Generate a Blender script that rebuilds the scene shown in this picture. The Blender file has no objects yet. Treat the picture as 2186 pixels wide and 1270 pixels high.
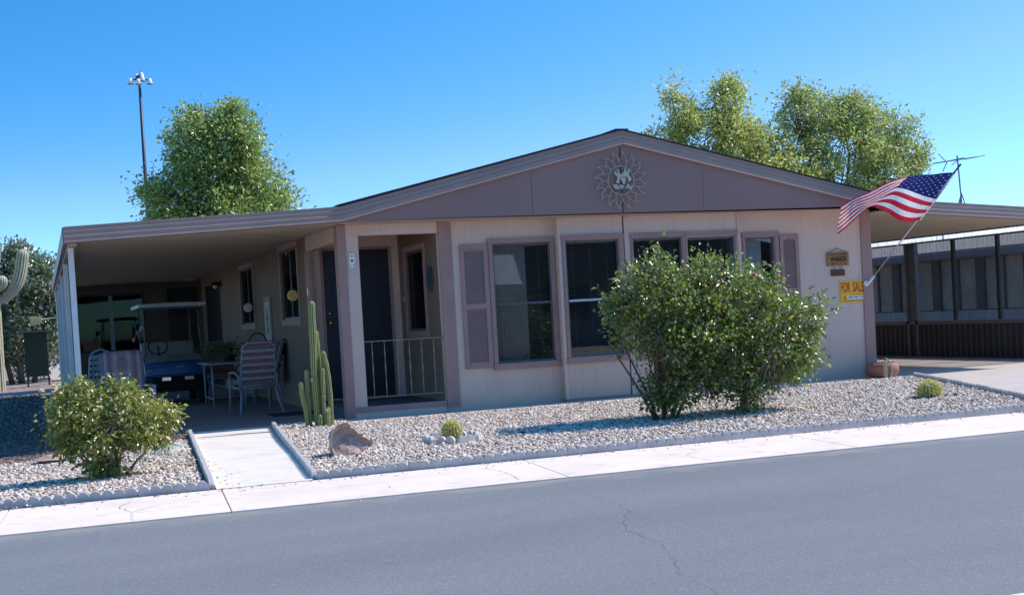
import bpy, math, random
import numpy as np
from mathutils import Vector, Matrix, Euler, noise as mnoise

random.seed(7)
RNG = np.random.default_rng(11)
scene = bpy.context.scene
COL = scene.collection
R = math.radians

# ----------------------------------------------------------------- materials
MATS = {}

def new_mat(name):
    m = bpy.data.materials.new(name)
    m.use_nodes = True
    nt = m.node_tree
    nt.nodes.clear()
    out = nt.nodes.new('ShaderNodeOutputMaterial')
    return m, nt, out

def N(nt, kind, **kw):
    n = nt.nodes.new('ShaderNode' + kind)
    for k, v in kw.items():
        setattr(n, k, v)
    return n

def ramp(nt, stops):
    r = N(nt, 'ValToRGB')
    e = r.color_ramp.elements
    while len(e) < len(stops):
        e.new(0.5)
    for i, (p, c) in enumerate(stops):
        e[i].position = p
        e[i].color = (c[0], c[1], c[2], 1)
    return r

def shade(c, k):
    return tuple(min(1, x * k) for x in c)

def mat(name, color, rough=.7, scale=6., var=.18, bump=0., bscale=60., metal=0., spec=.4, fine=0.):
    """Principled paint/stone/metal with a large and a fine procedural tone variation."""
    if name in MATS:
        return MATS[name]
    m, nt, out = new_mat(name)
    L = nt.links
    tc = N(nt, 'TexCoord')
    n1 = N(nt, 'TexNoise'); n1.inputs['Scale'].default_value = scale; n1.inputs['Detail'].default_value = 6
    L.new(tc.outputs['Object'], n1.inputs['Vector'])
    r = ramp(nt, [(.3, shade(color, 1 - var)), (.7, shade(color, 1 + var))])
    L.new(n1.outputs['Fac'], r.inputs['Fac'])
    col = r.outputs['Color']
    n2 = N(nt, 'TexNoise'); n2.inputs['Scale'].default_value = bscale; n2.inputs['Detail'].default_value = 3
    L.new(tc.outputs['Object'], n2.inputs['Vector'])
    if fine:
        mx = N(nt, 'MixRGB', blend_type='MULTIPLY'); mx.inputs['Fac'].default_value = fine
        r2 = ramp(nt, [(.3, (.45, .45, .45)), (.7, (1.3, 1.3, 1.3))])
        L.new(n2.outputs['Fac'], r2.inputs['Fac'])
        L.new(col, mx.inputs['Color1']); L.new(r2.outputs['Color'], mx.inputs['Color2'])
        col = mx.outputs['Color']
    b = N(nt, 'BsdfPrincipled')
    b.inputs['Roughness'].default_value = rough
    b.inputs['Metallic'].default_value = metal
    b.inputs['Specular IOR Level'].default_value = spec
    L.new(col, b.inputs['Base Color'])
    if bump:
        bp = N(nt, 'Bump'); bp.inputs['Strength'].default_value = bump; bp.inputs['Distance'].default_value = .01
        L.new(n2.outputs['Fac'], bp.inputs['Height'])
        L.new(bp.outputs['Normal'], b.inputs['Normal'])
    L.new(b.outputs['BSDF'], out.inputs['Surface'])
    MATS[name] = m
    return m

def siding_mat(name, color, axis=0, period=.204, dark=.82, tex=.14):
    """painted plywood siding with vertical grooves along one object axis"""
    m, nt, out = new_mat(name)
    L = nt.links
    tc = N(nt, 'TexCoord')
    sp = N(nt, 'SeparateXYZ'); L.new(tc.outputs['Object'], sp.inputs[0])
    dv = N(nt, 'Math', operation='DIVIDE'); dv.inputs[1].default_value = period
    L.new(sp.outputs[axis], dv.inputs[0])
    fr = N(nt, 'Math', operation='FRACT'); L.new(dv.outputs[0], fr.inputs[0])
    lt = N(nt, 'Math', operation='LESS_THAN'); lt.inputs[1].default_value = .03
    L.new(fr.outputs[0], lt.inputs[0])
    mp = N(nt, 'Mapping'); mp.inputs['Scale'].default_value = (30, 30, 2.5)
    L.new(tc.outputs['Object'], mp.inputs['Vector'])
    n1 = N(nt, 'TexNoise'); n1.inputs['Scale'].default_value = 2.2; n1.inputs['Detail'].default_value = 5
    L.new(mp.outputs[0], n1.inputs['Vector'])
    n2 = N(nt, 'TexNoise'); n2.inputs['Scale'].default_value = 1.1; n2.inputs['Detail'].default_value = 4
    L.new(tc.outputs['Object'], n2.inputs['Vector'])
    r1 = ramp(nt, [(.3, shade(color, .93)), (.7, shade(color, 1.06))])
    L.new(n2.outputs['Fac'], r1.inputs['Fac'])
    r2 = ramp(nt, [(.3, (.955, .955, .955)), (.7, (1.03, 1.03, 1.03))])
    L.new(n1.outputs['Fac'], r2.inputs['Fac'])
    mx = N(nt, 'MixRGB', blend_type='MULTIPLY'); mx.inputs['Fac'].default_value = 1
    L.new(r1.outputs['Color'], mx.inputs['Color1']); L.new(r2.outputs['Color'], mx.inputs['Color2'])
    n5 = N(nt, 'TexNoise'); n5.inputs['Scale'].default_value = 2.6; n5.inputs['Detail'].default_value = 7; L.new(tc.outputs['Object'], n5.inputs['Vector'])
    a5 = N(nt, 'Math', operation='MULTIPLY_ADD'); a5.inputs[1].default_value = -.75; L.new(n5.outputs['Fac'], a5.inputs[0]); L.new(sp.outputs[2], a5.inputs[2])
    r5 = N(nt, 'MapRange'); r5.inputs['From Min'].default_value = -.35; r5.inputs['From Max'].default_value = .35; r5.inputs['To Min'].default_value = .30; r5.inputs['To Max'].default_value = 0; L.new(a5.outputs[0], r5.inputs['Value'])
    m5 = N(nt, 'MixRGB'); m5.inputs['Color2'].default_value = (.36, .27, .21, 1); L.new(r5.outputs[0], m5.inputs['Fac']); L.new(mx.outputs['Color'], m5.inputs['Color1']); mx = m5
    mg = N(nt, 'MixRGB', blend_type='MULTIPLY'); mg.inputs['Color2'].default_value = (dark, dark, dark, 1)
    L.new(lt.outputs[0], mg.inputs['Fac']); L.new(mx.outputs['Color'], mg.inputs['Color1'])
    sb = N(nt, 'Math', operation='MULTIPLY_ADD'); sb.inputs[1].default_value = -1.; 
    L.new(lt.outputs[0], sb.inputs[0]); L.new(n1.outputs['Fac'], sb.inputs[2])
    bp = N(nt, 'Bump'); bp.inputs['Strength'].default_value = tex; bp.inputs['Distance'].default_value = .006
    L.new(sb.outputs[0], bp.inputs['Height'])
    b = N(nt, 'BsdfPrincipled'); b.inputs['Roughness'].default_value = .75
    b.inputs['Specular IOR Level'].default_value = .25
    L.new(mg.outputs['Color'], b.inputs['Base Color']); L.new(bp.outputs['Normal'], b.inputs['Normal'])
    L.new(b.outputs['BSDF'], out.inputs['Surface'])
    return m

def leaf_mat(name, stops, rough=.42, trans=.3, tcol=(.25, .4, .04), spec=.5, coat=1.):
    m, nt, out = new_mat(name)
    L = nt.links
    g = N(nt, 'NewGeometry')
    r = ramp(nt, stops)
    L.new(g.outputs['Random Per Island'], r.inputs['Fac'])
    tc = N(nt, 'TexCoord')
    n1 = N(nt, 'TexNoise'); n1.inputs['Scale'].default_value = 1.6; n1.inputs['Detail'].default_value = 3
    L.new(tc.outputs['Object'], n1.inputs['Vector'])
    r2 = ramp(nt, [(.32, (.80, .86, .80)), (.68, (1.25, 1.2, 1.1))])
    L.new(n1.outputs['Fac'], r2.inputs['Fac'])
    mx = N(nt, 'MixRGB', blend_type='MULTIPLY'); mx.inputs['Fac'].default_value = 1
    L.new(r.outputs['Color'], mx.inputs['Color1']); L.new(r2.outputs['Color'], mx.inputs['Color2'])
    b = N(nt, 'BsdfPrincipled'); b.inputs['Roughness'].default_value = rough
    b.inputs['Specular IOR Level'].default_value = spec
    b.inputs['Coat Weight'].default_value = coat; b.inputs['Coat Roughness'].default_value = .30; b.inputs['Coat IOR'].default_value = 1.7
    L.new(mx.outputs['Color'], b.inputs['Base Color'])
    t = N(nt, 'BsdfTranslucent')
    mt = N(nt, 'MixRGB', blend_type='MULTIPLY'); mt.inputs['Fac'].default_value = .0
    mix2 = N(nt, 'MixRGB'); mix2.inputs['Fac'].default_value = .5
    mix2.inputs['Color2'].default_value = (*tcol, 1)
    L.new(mx.outputs['Color'], mix2.inputs['Color1'])
    L.new(mix2.outputs['Color'], t.inputs['Color'])
    ms = N(nt, 'MixShader'); ms.inputs['Fac'].default_value = trans
    L.new(b.outputs['BSDF'], ms.inputs[1]); L.new(t.outputs['BSDF'], ms.inputs[2])
    L.new(ms.outputs[0], out.inputs['Surface'])
    return m

def glass_mat(name, tint=(.55, .6, .65), base=.07, rough=.0, mult=.38):
    m, nt, out = new_mat(name)
    L = nt.links
    tr = N(nt, 'BsdfTransparent'); tr.inputs['Color'].default_value = (*tint, 1)
    gl = N(nt, 'BsdfGlossy'); gl.inputs['Roughness'].default_value = rough
    tc = N(nt, 'TexCoord')
    n1 = N(nt, 'TexNoise'); n1.inputs['Scale'].default_value = 1.3
    L.new(tc.outputs['Object'], n1.inputs['Vector'])
    bp = N(nt, 'Bump'); bp.inputs['Strength'].default_value = .02; bp.inputs['Distance'].default_value = .02
    L.new(n1.outputs['Fac'], bp.inputs['Height']); L.new(bp.outputs['Normal'], gl.inputs['Normal'])
    lw = N(nt, 'LayerWeight'); lw.inputs['Blend'].default_value = .3
    ma = N(nt, 'Math', operation='MULTIPLY_ADD'); ma.inputs[1].default_value = mult; ma.inputs[2].default_value = base
    L.new(lw.outputs['Fresnel'], ma.inputs[0])
    mn = N(nt, 'Math', operation='MINIMUM'); mn.inputs[1].default_value = .9
    L.new(ma.outputs[0], mn.inputs[0])
    ms = N(nt, 'MixShader')
    L.new(mn.outputs[0], ms.inputs['Fac']); L.new(tr.outputs[0], ms.inputs[1]); L.new(gl.outputs[0], ms.inputs[2])
    L.new(ms.outputs[0], out.inputs['Surface'])
    return m

def translucent_mat(name, color, fac=.6, period=0.):
    m, nt, out = new_mat(name)
    L = nt.links
    tc = N(nt, 'TexCoord')
    n1 = N(nt, 'TexNoise'); n1.inputs['Scale'].default_value = 5
    mp = N(nt, 'Mapping'); mp.inputs['Scale'].default_value = (1, 6, 1)
    L.new(tc.outputs['Object'], mp.inputs['Vector']); L.new(mp.outputs[0], n1.inputs['Vector'])
    r = ramp(nt, [(.3, shade(color, .8)), (.7, shade(color, 1.05))])
    L.new(n1.outputs['Fac'], r.inputs['Fac'])
    d = N(nt, 'BsdfDiffuse'); t = N(nt, 'BsdfTranslucent')
    L.new(r.outputs['Color'], d.inputs['Color']); L.new(r.outputs['Color'], t.inputs['Color'])
    ms = N(nt, 'MixShader'); ms.inputs['Fac'].default_value = fac
    L.new(d.outputs[0], ms.inputs[1]); L.new(t.outputs[0], ms.inputs[2])
    L.new(ms.outputs[0], out.inputs['Surface'])
    return m

def screen_mat(name, color, opacity):
    """woven insect screen: fine weave of threads, partly see-through"""
    m, nt, out = new_mat(name)
    L = nt.links
    tc = N(nt, 'TexCoord')
    n1 = N(nt, 'TexNoise'); n1.inputs['Scale'].default_value = 3
    mp = N(nt, 'Mapping'); mp.inputs['Scale'].default_value = (1, 14, 1)
    L.new(tc.outputs['Object'], mp.inputs['Vector']); L.new(mp.outputs[0], n1.inputs['Vector'])
    r = ramp(nt, [(.3, (opacity - .1,) * 3), (.7, (opacity + .1,) * 3)])
    L.new(n1.outputs['Fac'], r.inputs['Fac'])
    d = N(nt, 'BsdfDiffuse'); d.inputs['Color'].default_value = (*color, 1)
    t = N(nt, 'BsdfTransparent')
    ms = N(nt, 'MixShader')
    L.new(r.outputs['Color'], ms.inputs['Fac'])
    L.new(t.outputs[0], ms.inputs[1]); L.new(d.outputs[0], ms.inputs[2])
    L.new(ms.outputs[0], out.inputs['Surface'])
    return m

def stone_mat(name, stops, rough=.85):
    m, nt, out = new_mat(name)
    L = nt.links
    g = N(nt, 'NewGeometry')
    r = ramp(nt, stops)
    L.new(g.outputs['Random Per Island'], r.inputs['Fac'])
    tc = N(nt, 'TexCoord')
    n1 = N(nt, 'TexNoise'); n1.inputs['Scale'].default_value = 70
    L.new(tc.outputs['Object'], n1.inputs['Vector'])
    r2 = ramp(nt, [(.3, (.90, .90, .90)), (.7, (1.2, 1.2, 1.2))])
    L.new(n1.outputs['Fac'], r2.inputs['Fac'])
    mx = N(nt, 'MixRGB', blend_type='MULTIPLY'); mx.inputs['Fac'].default_value = 1
    L.new(r.outputs['Color'], mx.inputs['Color1']); L.new(r2.outputs['Color'], mx.inputs['Color2'])
    b = N(nt, 'BsdfPrincipled'); b.inputs['Roughness'].default_value = rough
    b.inputs['Specular IOR Level'].default_value = .25
    L.new(mx.outputs['Color'], b.inputs['Base Color'])
    L.new(b.outputs['BSDF'], out.inputs['Surface'])
    return m

def ground_mat(name, c1, c2, c3, scale):
    """pebbly ground: voronoi cells with individual tones and dark gaps"""
    m, nt, out = new_mat(name)
    L = nt.links
    tc = N(nt, 'TexCoord')
    v = N(nt, 'TexVoronoi'); v.inputs['Scale'].default_value = scale
    L.new(tc.outputs['Object'], v.inputs['Vector'])
    sp = N(nt, 'SeparateColor'); L.new(v.outputs['Color'], sp.inputs[0])
    r = ramp(nt, [(0, c1), (.5, c2), (1, c3)]); L.new(sp.outputs[0], r.inputs['Fac'])
    n1 = N(nt, 'TexNoise'); n1.inputs['Scale'].default_value = .6; n1.inputs['Detail'].default_value = 5
    L.new(tc.outputs['Object'], n1.inputs['Vector'])
    r2 = ramp(nt, [(.3, (.8, .8, .8)), (.7, (1.1, 1.1, 1.1))]); L.new(n1.outputs['Fac'], r2.inputs['Fac'])
    mx = N(nt, 'MixRGB', blend_type='MULTIPLY'); mx.inputs['Fac'].default_value = 1
    L.new(r.outputs['Color'], mx.inputs['Color1']); L.new(r2.outputs['Color'], mx.inputs['Color2'])
    bp = N(nt, 'Bump'); bp.inputs['Strength'].default_value = .8; bp.inputs['Distance'].default_value = .02; bp.invert = True
    L.new(v.outputs['Distance'], bp.inputs['Height'])
    b = N(nt, 'BsdfPrincipled'); b.inputs['Roughness'].default_value = .9
    L.new(mx.outputs['Color'], b.inputs['Base Color']); L.new(bp.outputs['Normal'], b.inputs['Normal'])
    L.new(b.outputs['BSDF'], out.inputs['Surface'])
    return m

def asphalt_mat():
    m, nt, out = new_mat('asphalt')
    L = nt.links
    tc = N(nt, 'TexCoord')
    n1 = N(nt, 'TexNoise'); n1.inputs['Scale'].default_value = .45; n1.inputs['Detail'].default_value = 6; n1.inputs['Roughness'].default_value = .6
    mp = N(nt, 'Mapping'); mp.inputs['Scale'].default_value = (.35, 1.6, 1)
    L.new(tc.outputs['Object'], mp.inputs['Vector']); L.new(mp.outputs[0], n1.inputs['Vector'])
    r = ramp(nt, [(.3, (.174, .179, .196)), (.7, (.214, .219, .236))]); L.new(n1.outputs['Fac'], r.inputs['Fac'])
    v = N(nt, 'TexVoronoi'); v.inputs['Scale'].default_value = 95; L.new(tc.outputs['Object'], v.inputs['Vector'])
    sp = N(nt, 'SeparateColor'); L.new(v.outputs['Color'], sp.inputs[0])
    r2 = ramp(nt, [(0, (.80, .80, .80)), (.55, (.97, .97, .97)), (.9, (1.08, 1.08, 1.08)), (1, (1.5, 1.48, 1.42))]); L.new(sp.outputs[0], r2.inputs['Fac'])
    mx = N(nt, 'MixRGB', blend_type='MULTIPLY'); mx.inputs['Fac'].default_value = .6
    L.new(r.outputs['Color'], mx.inputs['Color1']); L.new(r2.outputs['Color'], mx.inputs['Color2'])
    # pale scuffs
    n3 = N(nt, 'TexNoise'); n3.inputs['Scale'].default_value = 14; n3.inputs['Detail'].default_value = 8
    mp3 = N(nt, 'Mapping'); mp3.inputs['Scale'].default_value = (.25, 1, 1)
    L.new(tc.outputs['Object'], mp3.inputs['Vector']); L.new(mp3.outputs[0], n3.inputs['Vector'])
    r3 = ramp(nt, [(.70, (0, 0, 0)), (.78, (1, 1, 1))]); L.new(n3.outputs['Fac'], r3.inputs['Fac'])
    m3 = N(nt, 'MixRGB'); m3.inputs['Color2'].default_value = (.26, .25, .24, 1)
    L.new(r3.outputs['Color'], m3.inputs['Fac']); L.new(mx.outputs['Color'], m3.inputs['Color1'])
    sy = N(nt, 'SeparateXYZ'); L.new(tc.outputs['Object'], sy.inputs[0])
    n4 = N(nt, 'TexNoise'); n4.inputs['Scale'].default_value = 3.5; n4.inputs['Detail'].default_value = 6; L.new(tc.outputs['Object'], n4.inputs['Vector'])
    ad = N(nt, 'Math', operation='MULTIPLY_ADD'); ad.inputs[1].default_value = .9; L.new(n4.outputs['Fac'], ad.inputs[0]); L.new(sy.outputs[1], ad.inputs[2])
    mr = N(nt, 'MapRange'); mr.inputs['From Min'].default_value = -7.85; mr.inputs['From Max'].default_value = -7.35; L.new(ad.outputs[0], mr.inputs['Value'])
    m4 = N(nt, 'MixRGB'); m4.inputs['Color2'].default_value = (.33, .29, .26, 1); L.new(mr.outputs[0], m4.inputs['Fac']); L.new(m3.outputs['Color'], m4.inputs['Color1'])
    m3 = m4
    bp = N(nt, 'Bump'); bp.inputs['Strength'].default_value = .3; bp.inputs['Distance'].default_value = .004
    L.new(v.outputs['Distance'], bp.inputs['Height'])
    b = N(nt, 'BsdfPrincipled'); b.inputs['Roughness'].default_value = .82
    b.inputs['Specular IOR Level'].default_value = .35
    L.new(m3.outputs['Color'], b.inputs['Base Color']); L.new(bp.outputs['Normal'], b.inputs['Normal'])
    L.new(b.outputs['BSDF'], out.inputs['Surface'])
    return m

def concrete_mat(name, color):
    m, nt, out = new_mat(name)
    L = nt.links
    tc = N(nt, 'TexCoord')
    n1 = N(nt, 'TexNoise'); n1.inputs['Scale'].default_value = 1.6; n1.inputs['Detail'].default_value = 8; n1.inputs['Roughness'].default_value = .65
    L.new(tc.outputs['Object'], n1.inputs['Vector'])
    r = ramp(nt, [(.25, shade(color, .86)), (.5, color), (.75, shade(color, 1.08))]); L.new(n1.outputs['Fac'], r.inputs['Fac'])
    n2 = N(nt, 'TexNoise'); n2.inputs['Scale'].default_value = 120; n2.inputs['Detail'].default_value = 2
    L.new(tc.outputs['Object'], n2.inputs['Vector'])
    r2 = ramp(nt, [(.3, (.93, .93, .93)), (.7, (1.06, 1.06, 1.06))]); L.new(n2.outputs['Fac'], r2.inputs['Fac'])
    mx = N(nt, 'MixRGB', blend_type='MULTIPLY'); mx.inputs['Fac'].default_value = 1
    L.new(r.outputs['Color'], mx.inputs['Color1']); L.new(r2.outputs['Color'], mx.inputs['Color2'])
    n3 = N(nt, 'TexNoise'); n3.inputs['Scale'].default_value = 5; n3.inputs['Detail'].default_value = 10
    L.new(tc.outputs['Object'], n3.inputs['Vector'])
    r3 = ramp(nt, [(.56, (0, 0, 0)), (.76, (.55, .55, .55))]); L.new(n3.outputs['Fac'], r3.inputs['Fac'])
    m3 = N(nt, 'MixRGB'); m3.inputs['Color2'].default_value = (*shade(color, .6), 1)
    L.new(r3.outputs['Color'], m3.inputs['Fac']); L.new(mx.outputs['Color'], m3.inputs['Color1'])
    bp = N(nt, 'Bump'); bp.inputs['Strength'].default_value = .2; bp.inputs['Distance'].default_value = .004
    L.new(n2.outputs['Fac'], bp.inputs['Height'])
    b = N(nt, 'BsdfPrincipled'); b.inputs['Roughness'].default_value = .85
    b.inputs['Specular IOR Level'].default_value = .3
    L.new(m3.outputs['Color'], b.inputs['Base Color']); L.new(bp.outputs['Normal'], b.inputs['Normal'])
    L.new(b.outputs['BSDF'], out.inputs['Surface'])
    return m

# ----------------------------------------------------------------- mesh builder
class MB:
    def __init__(s):
        s.v = []; s.f = []; s.mi = []; s.cur = 0
    def add(s, vs, fs):
        o = len(s.v)
        s.v += [tuple(p) for p in vs]
        for f in fs:
            s.f.append(tuple(i + o for i in f)); s.mi.append(s.cur)
        return s
    def box(s, x0, x1, y0, y1, z0, z1):
        return s.add([(x0,y0,z0),(x1,y0,z0),(x1,y1,z0),(x0,y1,z0),(x0,y0,z1),(x1,y0,z1),(x1,y1,z1),(x0,y1,z1)],
                     [(0,3,2,1),(4,5,6,7),(0,1,5,4),(1,2,6,5),(2,3,7,6),(3,0,4,7)])
    def bar(s, p, q, w, h=None, up=(0,0,1), ch=.0):
        """rectangular bar from p to q, w across, h along 'up'"""
        h = h or w
        p = Vector(p); q = Vector(q); d = (q - p).normalized()
        u = Vector(up)
        if abs(d.dot(u)) > .98: u = Vector((0,1,0))
        sx = d.cross(u).normalized(); sy = sx.cross(d).normalized()
        vs = []
        for c in (p, q):
            for a, b in ((-1,-1),(1,-1),(1,1),(-1,1)):
                vs.append(c + sx * a * w / 2 + sy * b * h / 2)
        return s.add(vs, [(0,1,2,3)[::-1],(4,5,6,7),(0,1,5,4),(1,2,6,5),(2,3,7,6),(3,0,4,7)])
    def tube(s, pts, r, n=8, cap=True):
        pts = [Vector(p) for p in pts]
        m = len(pts)
        rs = r if isinstance(r, (list, tuple)) else [r] * m
        vs = []; fs = []
        ref = None
        for i, p in enumerate(pts):
            d = (pts[min(i+1, m-1)] - pts[max(i-1, 0)])
            d = d.normalized() if d.length > 1e-9 else Vector((0,0,1))
            if ref is None:
                ref = Vector((0,0,1)) if abs(d.z) < .9 else Vector((1,0,0))
            a = (ref - d * ref.dot(d)).normalized(); ref = a
            b = d.cross(a)
            for k in range(n):
                t = 2 * math.pi * k / n
                vs.append(p + (a * math.cos(t) + b * math.sin(t)) * rs[i])
        for i in range(m - 1):
            for k in range(n):
                k2 = (k + 1) % n
                fs.append((i*n+k, i*n+k2, (i+1)*n+k2, (i+1)*n+k))
        if cap:
            fs.append(tuple(range(n))[::-1]); fs.append(tuple((m-1)*n + k for k in range(n)))
        return s.add(vs, fs)
    def lathe(s, prof, c=(0,0,0), n=24, cap=True, axis='z'):
        vs = []; fs = []
        m = len(prof)
        for r, z in prof:
            for k in range(n):
                t = 2*math.pi*k/n
                x, y = r*math.cos(t), r*math.sin(t)
                if axis == 'z': p = (c[0]+x, c[1]+y, c[2]+z)
                elif axis == 'y': p = (c[0]+x, c[1]+z, c[2]-y)
                else: p = (c[0]+z, c[1]+x, c[2]+y)
                vs.append(p)
        for i in range(m-1):
            for k in range(n):
                k2 = (k+1) % n
                fs.append((i*n+k, i*n+k2, (i+1)*n+k2, (i+1)*n+k))
        if cap:
            fs.append(tuple(range(n))[::-1]); fs.append(tuple((m-1)*n+k for k in range(n)))
        return s.add(vs, fs)
    def prism(s, poly, axis, a, b):
        """polygon (2-D) extruded along axis from a to b; axis x: (y,z), y: (x,z), z: (x,y)"""
        n = len(poly)
        def P(p, t):
            return {'x': (t, p[0], p[1]), 'y': (p[0], t, p[1]), 'z': (p[0], p[1], t)}[axis]
        vs = [P(p, a) for p in poly] + [P(p, b) for p in poly]
        fs = [tuple(range(n)), tuple(range(2*n-1, n-1, -1))]
        fs += [(i, i+n, (i+1) % n + n, (i+1) % n) for i in range(n)]
        return s.add(vs, fs)
    def sheet(s, poly, z):
        return s.add([(p[0], p[1], z if len(p) < 3 else p[2]) for p in poly], [tuple(range(len(poly)))])
    def ball(s, c, r, n=12, m=8, sq=(1,1,1)):
        prof = []
        vs = []; fs = []
        for i in range(m+1):
            ph = math.pi*i/m
            for k in range(n):
                t = 2*math.pi*k/n
                vs.append((c[0]+r*sq[0]*math.sin(ph)*math.cos(t), c[1]+r*sq[1]*math.sin(ph)*math.sin(t), c[2]-r*sq[2]*math.cos(ph)))
        for i in range(m):
            for k in range(n):
                k2 = (k+1) % n
                fs.append((i*n+k, i*n+k2, (i+1)*n+k2, (i+1)*n+k))
        return s.add(vs, fs)
    def grid(s, pts, nu, nv):
        return s.add(pts, [(j*(nu+1)+i, j*(nu+1)+i+1, (j+1)*(nu+1)+i+1, (j+1)*(nu+1)+i) for j in range(nv) for i in range(nu)])
    def build(s, name, mats, parent=None, smooth=False, bevel=0., fix=True):
        off = Vector((0,0,0))
        if parent is not None:
            p = parent
            while p.parent is not None: p = p.parent
            off = Vector(OFF.get(p.name, (0,0,0)))
        me = bpy.data.meshes.new(name)
        me.from_pydata([tuple(Vector(v) - off) for v in s.v], [], s.f)
        ms = mats if isinstance(mats, (list, tuple)) else [mats]
        for m in ms: me.materials.append(m)
        if len(ms) > 1: me.polygons.foreach_set('material_index', s.mi)
        if fix:
            import bmesh
            bm = bmesh.new(); bm.from_mesh(me)
            bmesh.ops.recalc_face_normals(bm, faces=bm.faces)
            bm.to_mesh(me); bm.free()
        if smooth:
            me.polygons.foreach_set('use_smooth', [True]*len(me.polygons))
        o = bpy.data.objects.new(name, me)
        COL.objects.link(o)
        if parent is not None: o.parent = parent
        if bevel:
            bv = o.modifiers.new('Bevel', 'BEVEL'); bv.width = bevel; bv.segments = 2; bv.limit_method = 'ANGLE'
        return o

OFF = {}

def thing(name, label, cat, loc=(0,0,0), group=None, rot=0., local=False):
    """Empty at the thing's base. Parts are given in world coordinates (or, with local=True, in its own frame)."""
    o = bpy.data.objects.new(name, None)
    COL.objects.link(o)
    o.location = loc; o.rotation_euler = (0, 0, rot)
    o.empty_display_size = .2
    OFF[o.name] = (0,0,0) if local else loc
    tag(o, label, cat, group)
    return o

def tag(o, label, cat, group=None):
    o['label'] = label; o['category'] = cat
    if group: o['group'] = group
    return o

def struct(o):
    o['kind'] = 'structure'; return o

def single(name, mb, mats, label, cat, loc=(0,0,0), group=None, smooth=False, bevel=0.):
    """a thing that is one mesh; origin at loc"""
    mb.v = [tuple(Vector(v) - Vector(loc)) for v in mb.v]
    o = mb.build(name, mats, None, smooth, bevel)
    o.location = loc
    return tag(o, label, cat, group)

def dup(root, loc, rot, label=None, group=None):
    r = root.copy(); COL.objects.link(r); r.location = loc; r.rotation_euler = (0,0,rot)
    if label: r['label'] = label
    if group: r['group'] = group
    for ch in list(root.children):
        c = ch.copy(); COL.objects.link(c); c.parent = r
        for g in list(ch.children):
            d = g.copy(); COL.objects.link(d); d.parent = c
    return r

def np_mesh(name, V, F, mats, parent=None, mi=None, smooth=False):
    """fast mesh from numpy arrays; F is (n,3) or (n,4)"""
    me = bpy.data.meshes.new(name)
    V = np.asarray(V, dtype=np.float32)
    if parent is not None:
        p = parent
        while p.parent is not None: p = p.parent
        V = V - np.array(OFF.get(p.name, (0,0,0)), dtype=np.float32)
    F = np.asarray(F, dtype=np.int32)
    k = F.shape[1]
    me.vertices.add(len(V)); me.vertices.foreach_set('co', V.ravel())
    me.loops.add(F.size); me.loops.foreach_set('vertex_index', F.ravel())
    me.polygons.add(len(F)); me.polygons.foreach_set('loop_start', np.arange(0, F.size, k, dtype=np.int32))
    me.polygons.foreach_set('loop_total', np.full(len(F), k, dtype=np.int32))
    for m in (mats if isinstance(mats, (list, tuple)) else [mats]): me.materials.append(m)
    if mi is not None: me.polygons.foreach_set('material_index', np.asarray(mi, dtype=np.int32))
    if smooth: me.polygons.foreach_set('use_smooth', np.ones(len(F), dtype=bool))
    me.update(calc_edges=True); me.validate()
    o = bpy.data.objects.new(name, me); COL.objects.link(o)
    if parent is not None: o.parent = parent
    return o

def text_mesh(body, w, h, bold=0., squeeze=None):
    """lettering as flat faces scaled to w x h, returned as verts (x,z) and faces"""
    cu = bpy.data.curves.new('lettering', 'FONT')
    cu.body = body; cu.align_x = 'LEFT'; cu.offset = bold; cu.resolution_u = 3
    ob = bpy.data.objects.new('lettering', cu)
    COL.objects.link(ob)
    dg = bpy.context.evaluated_depsgraph_get()
    me = bpy.data.meshes.new_from_object(ob.evaluated_get(dg))
    vs = [v.co.copy() for v in me.vertices]; fs = [tuple(p.vertices) for p in me.polygons]
    bpy.data.objects.remove(ob); bpy.data.curves.remove(cu); bpy.data.meshes.remove(me)
    x0 = min(v.x for v in vs); x1 = max(v.x for v in vs); y0 = min(v.y for v in vs); y1 = max(v.y for v in vs)
    return [((v.x-x0)/(x1-x0)*w, (v.y-y0)/(y1-y0)*h) for v in vs], fs

# ----------------------------------------------------------------- camera, sun, sky
cam = bpy.data.cameras.new('camera'); cam_o = bpy.data.objects.new('camera', cam); COL.objects.link(cam_o)
yaw, pitch, roll = .343, -.0285, -.0564
fw = Vector((math.sin(yaw)*math.cos(pitch), math.cos(yaw)*math.cos(pitch), math.sin(pitch)))
ri = Vector((math.cos(yaw), -math.sin(yaw), 0)); up = ri.cross(fw)
r2 = ri*math.cos(roll) + up*math.sin(roll); u2 = -ri*math.sin(roll) + up*math.cos(roll)
M = Matrix((r2, u2, -fw)).transposed().to_4x4()
M.translation = Vector((-3.8925, -17.8032, 1.3348))
cam_o.matrix_world = M
cam.sensor_width = 36; cam.sensor_fit = 'HORIZONTAL'; cam.lens = 36*2805.4/2186
cam.shift_y = 115/2186
cam.clip_start = .1; cam.clip_end = 3000
scene.camera = cam_o

SUN_EL, SUN_AZ = R(47), R(-.4)          # azimuth measured from +x towards +y
sd = Vector((math.cos(SUN_EL)*math.cos(SUN_AZ), math.cos(SUN_EL)*math.sin(SUN_AZ), math.sin(SUN_EL)))
sl = bpy.data.lights.new('sun', 'SUN'); sl.energy = 5.0; sl.angle = R(.5); sl.color = (1, .93, .82)
so = bpy.data.objects.new('sun', sl); COL.objects.link(so)
so.rotation_euler = (-sd).to_track_quat('-Z', 'Y').to_euler(); so.location = (20, -5, 25)

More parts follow.
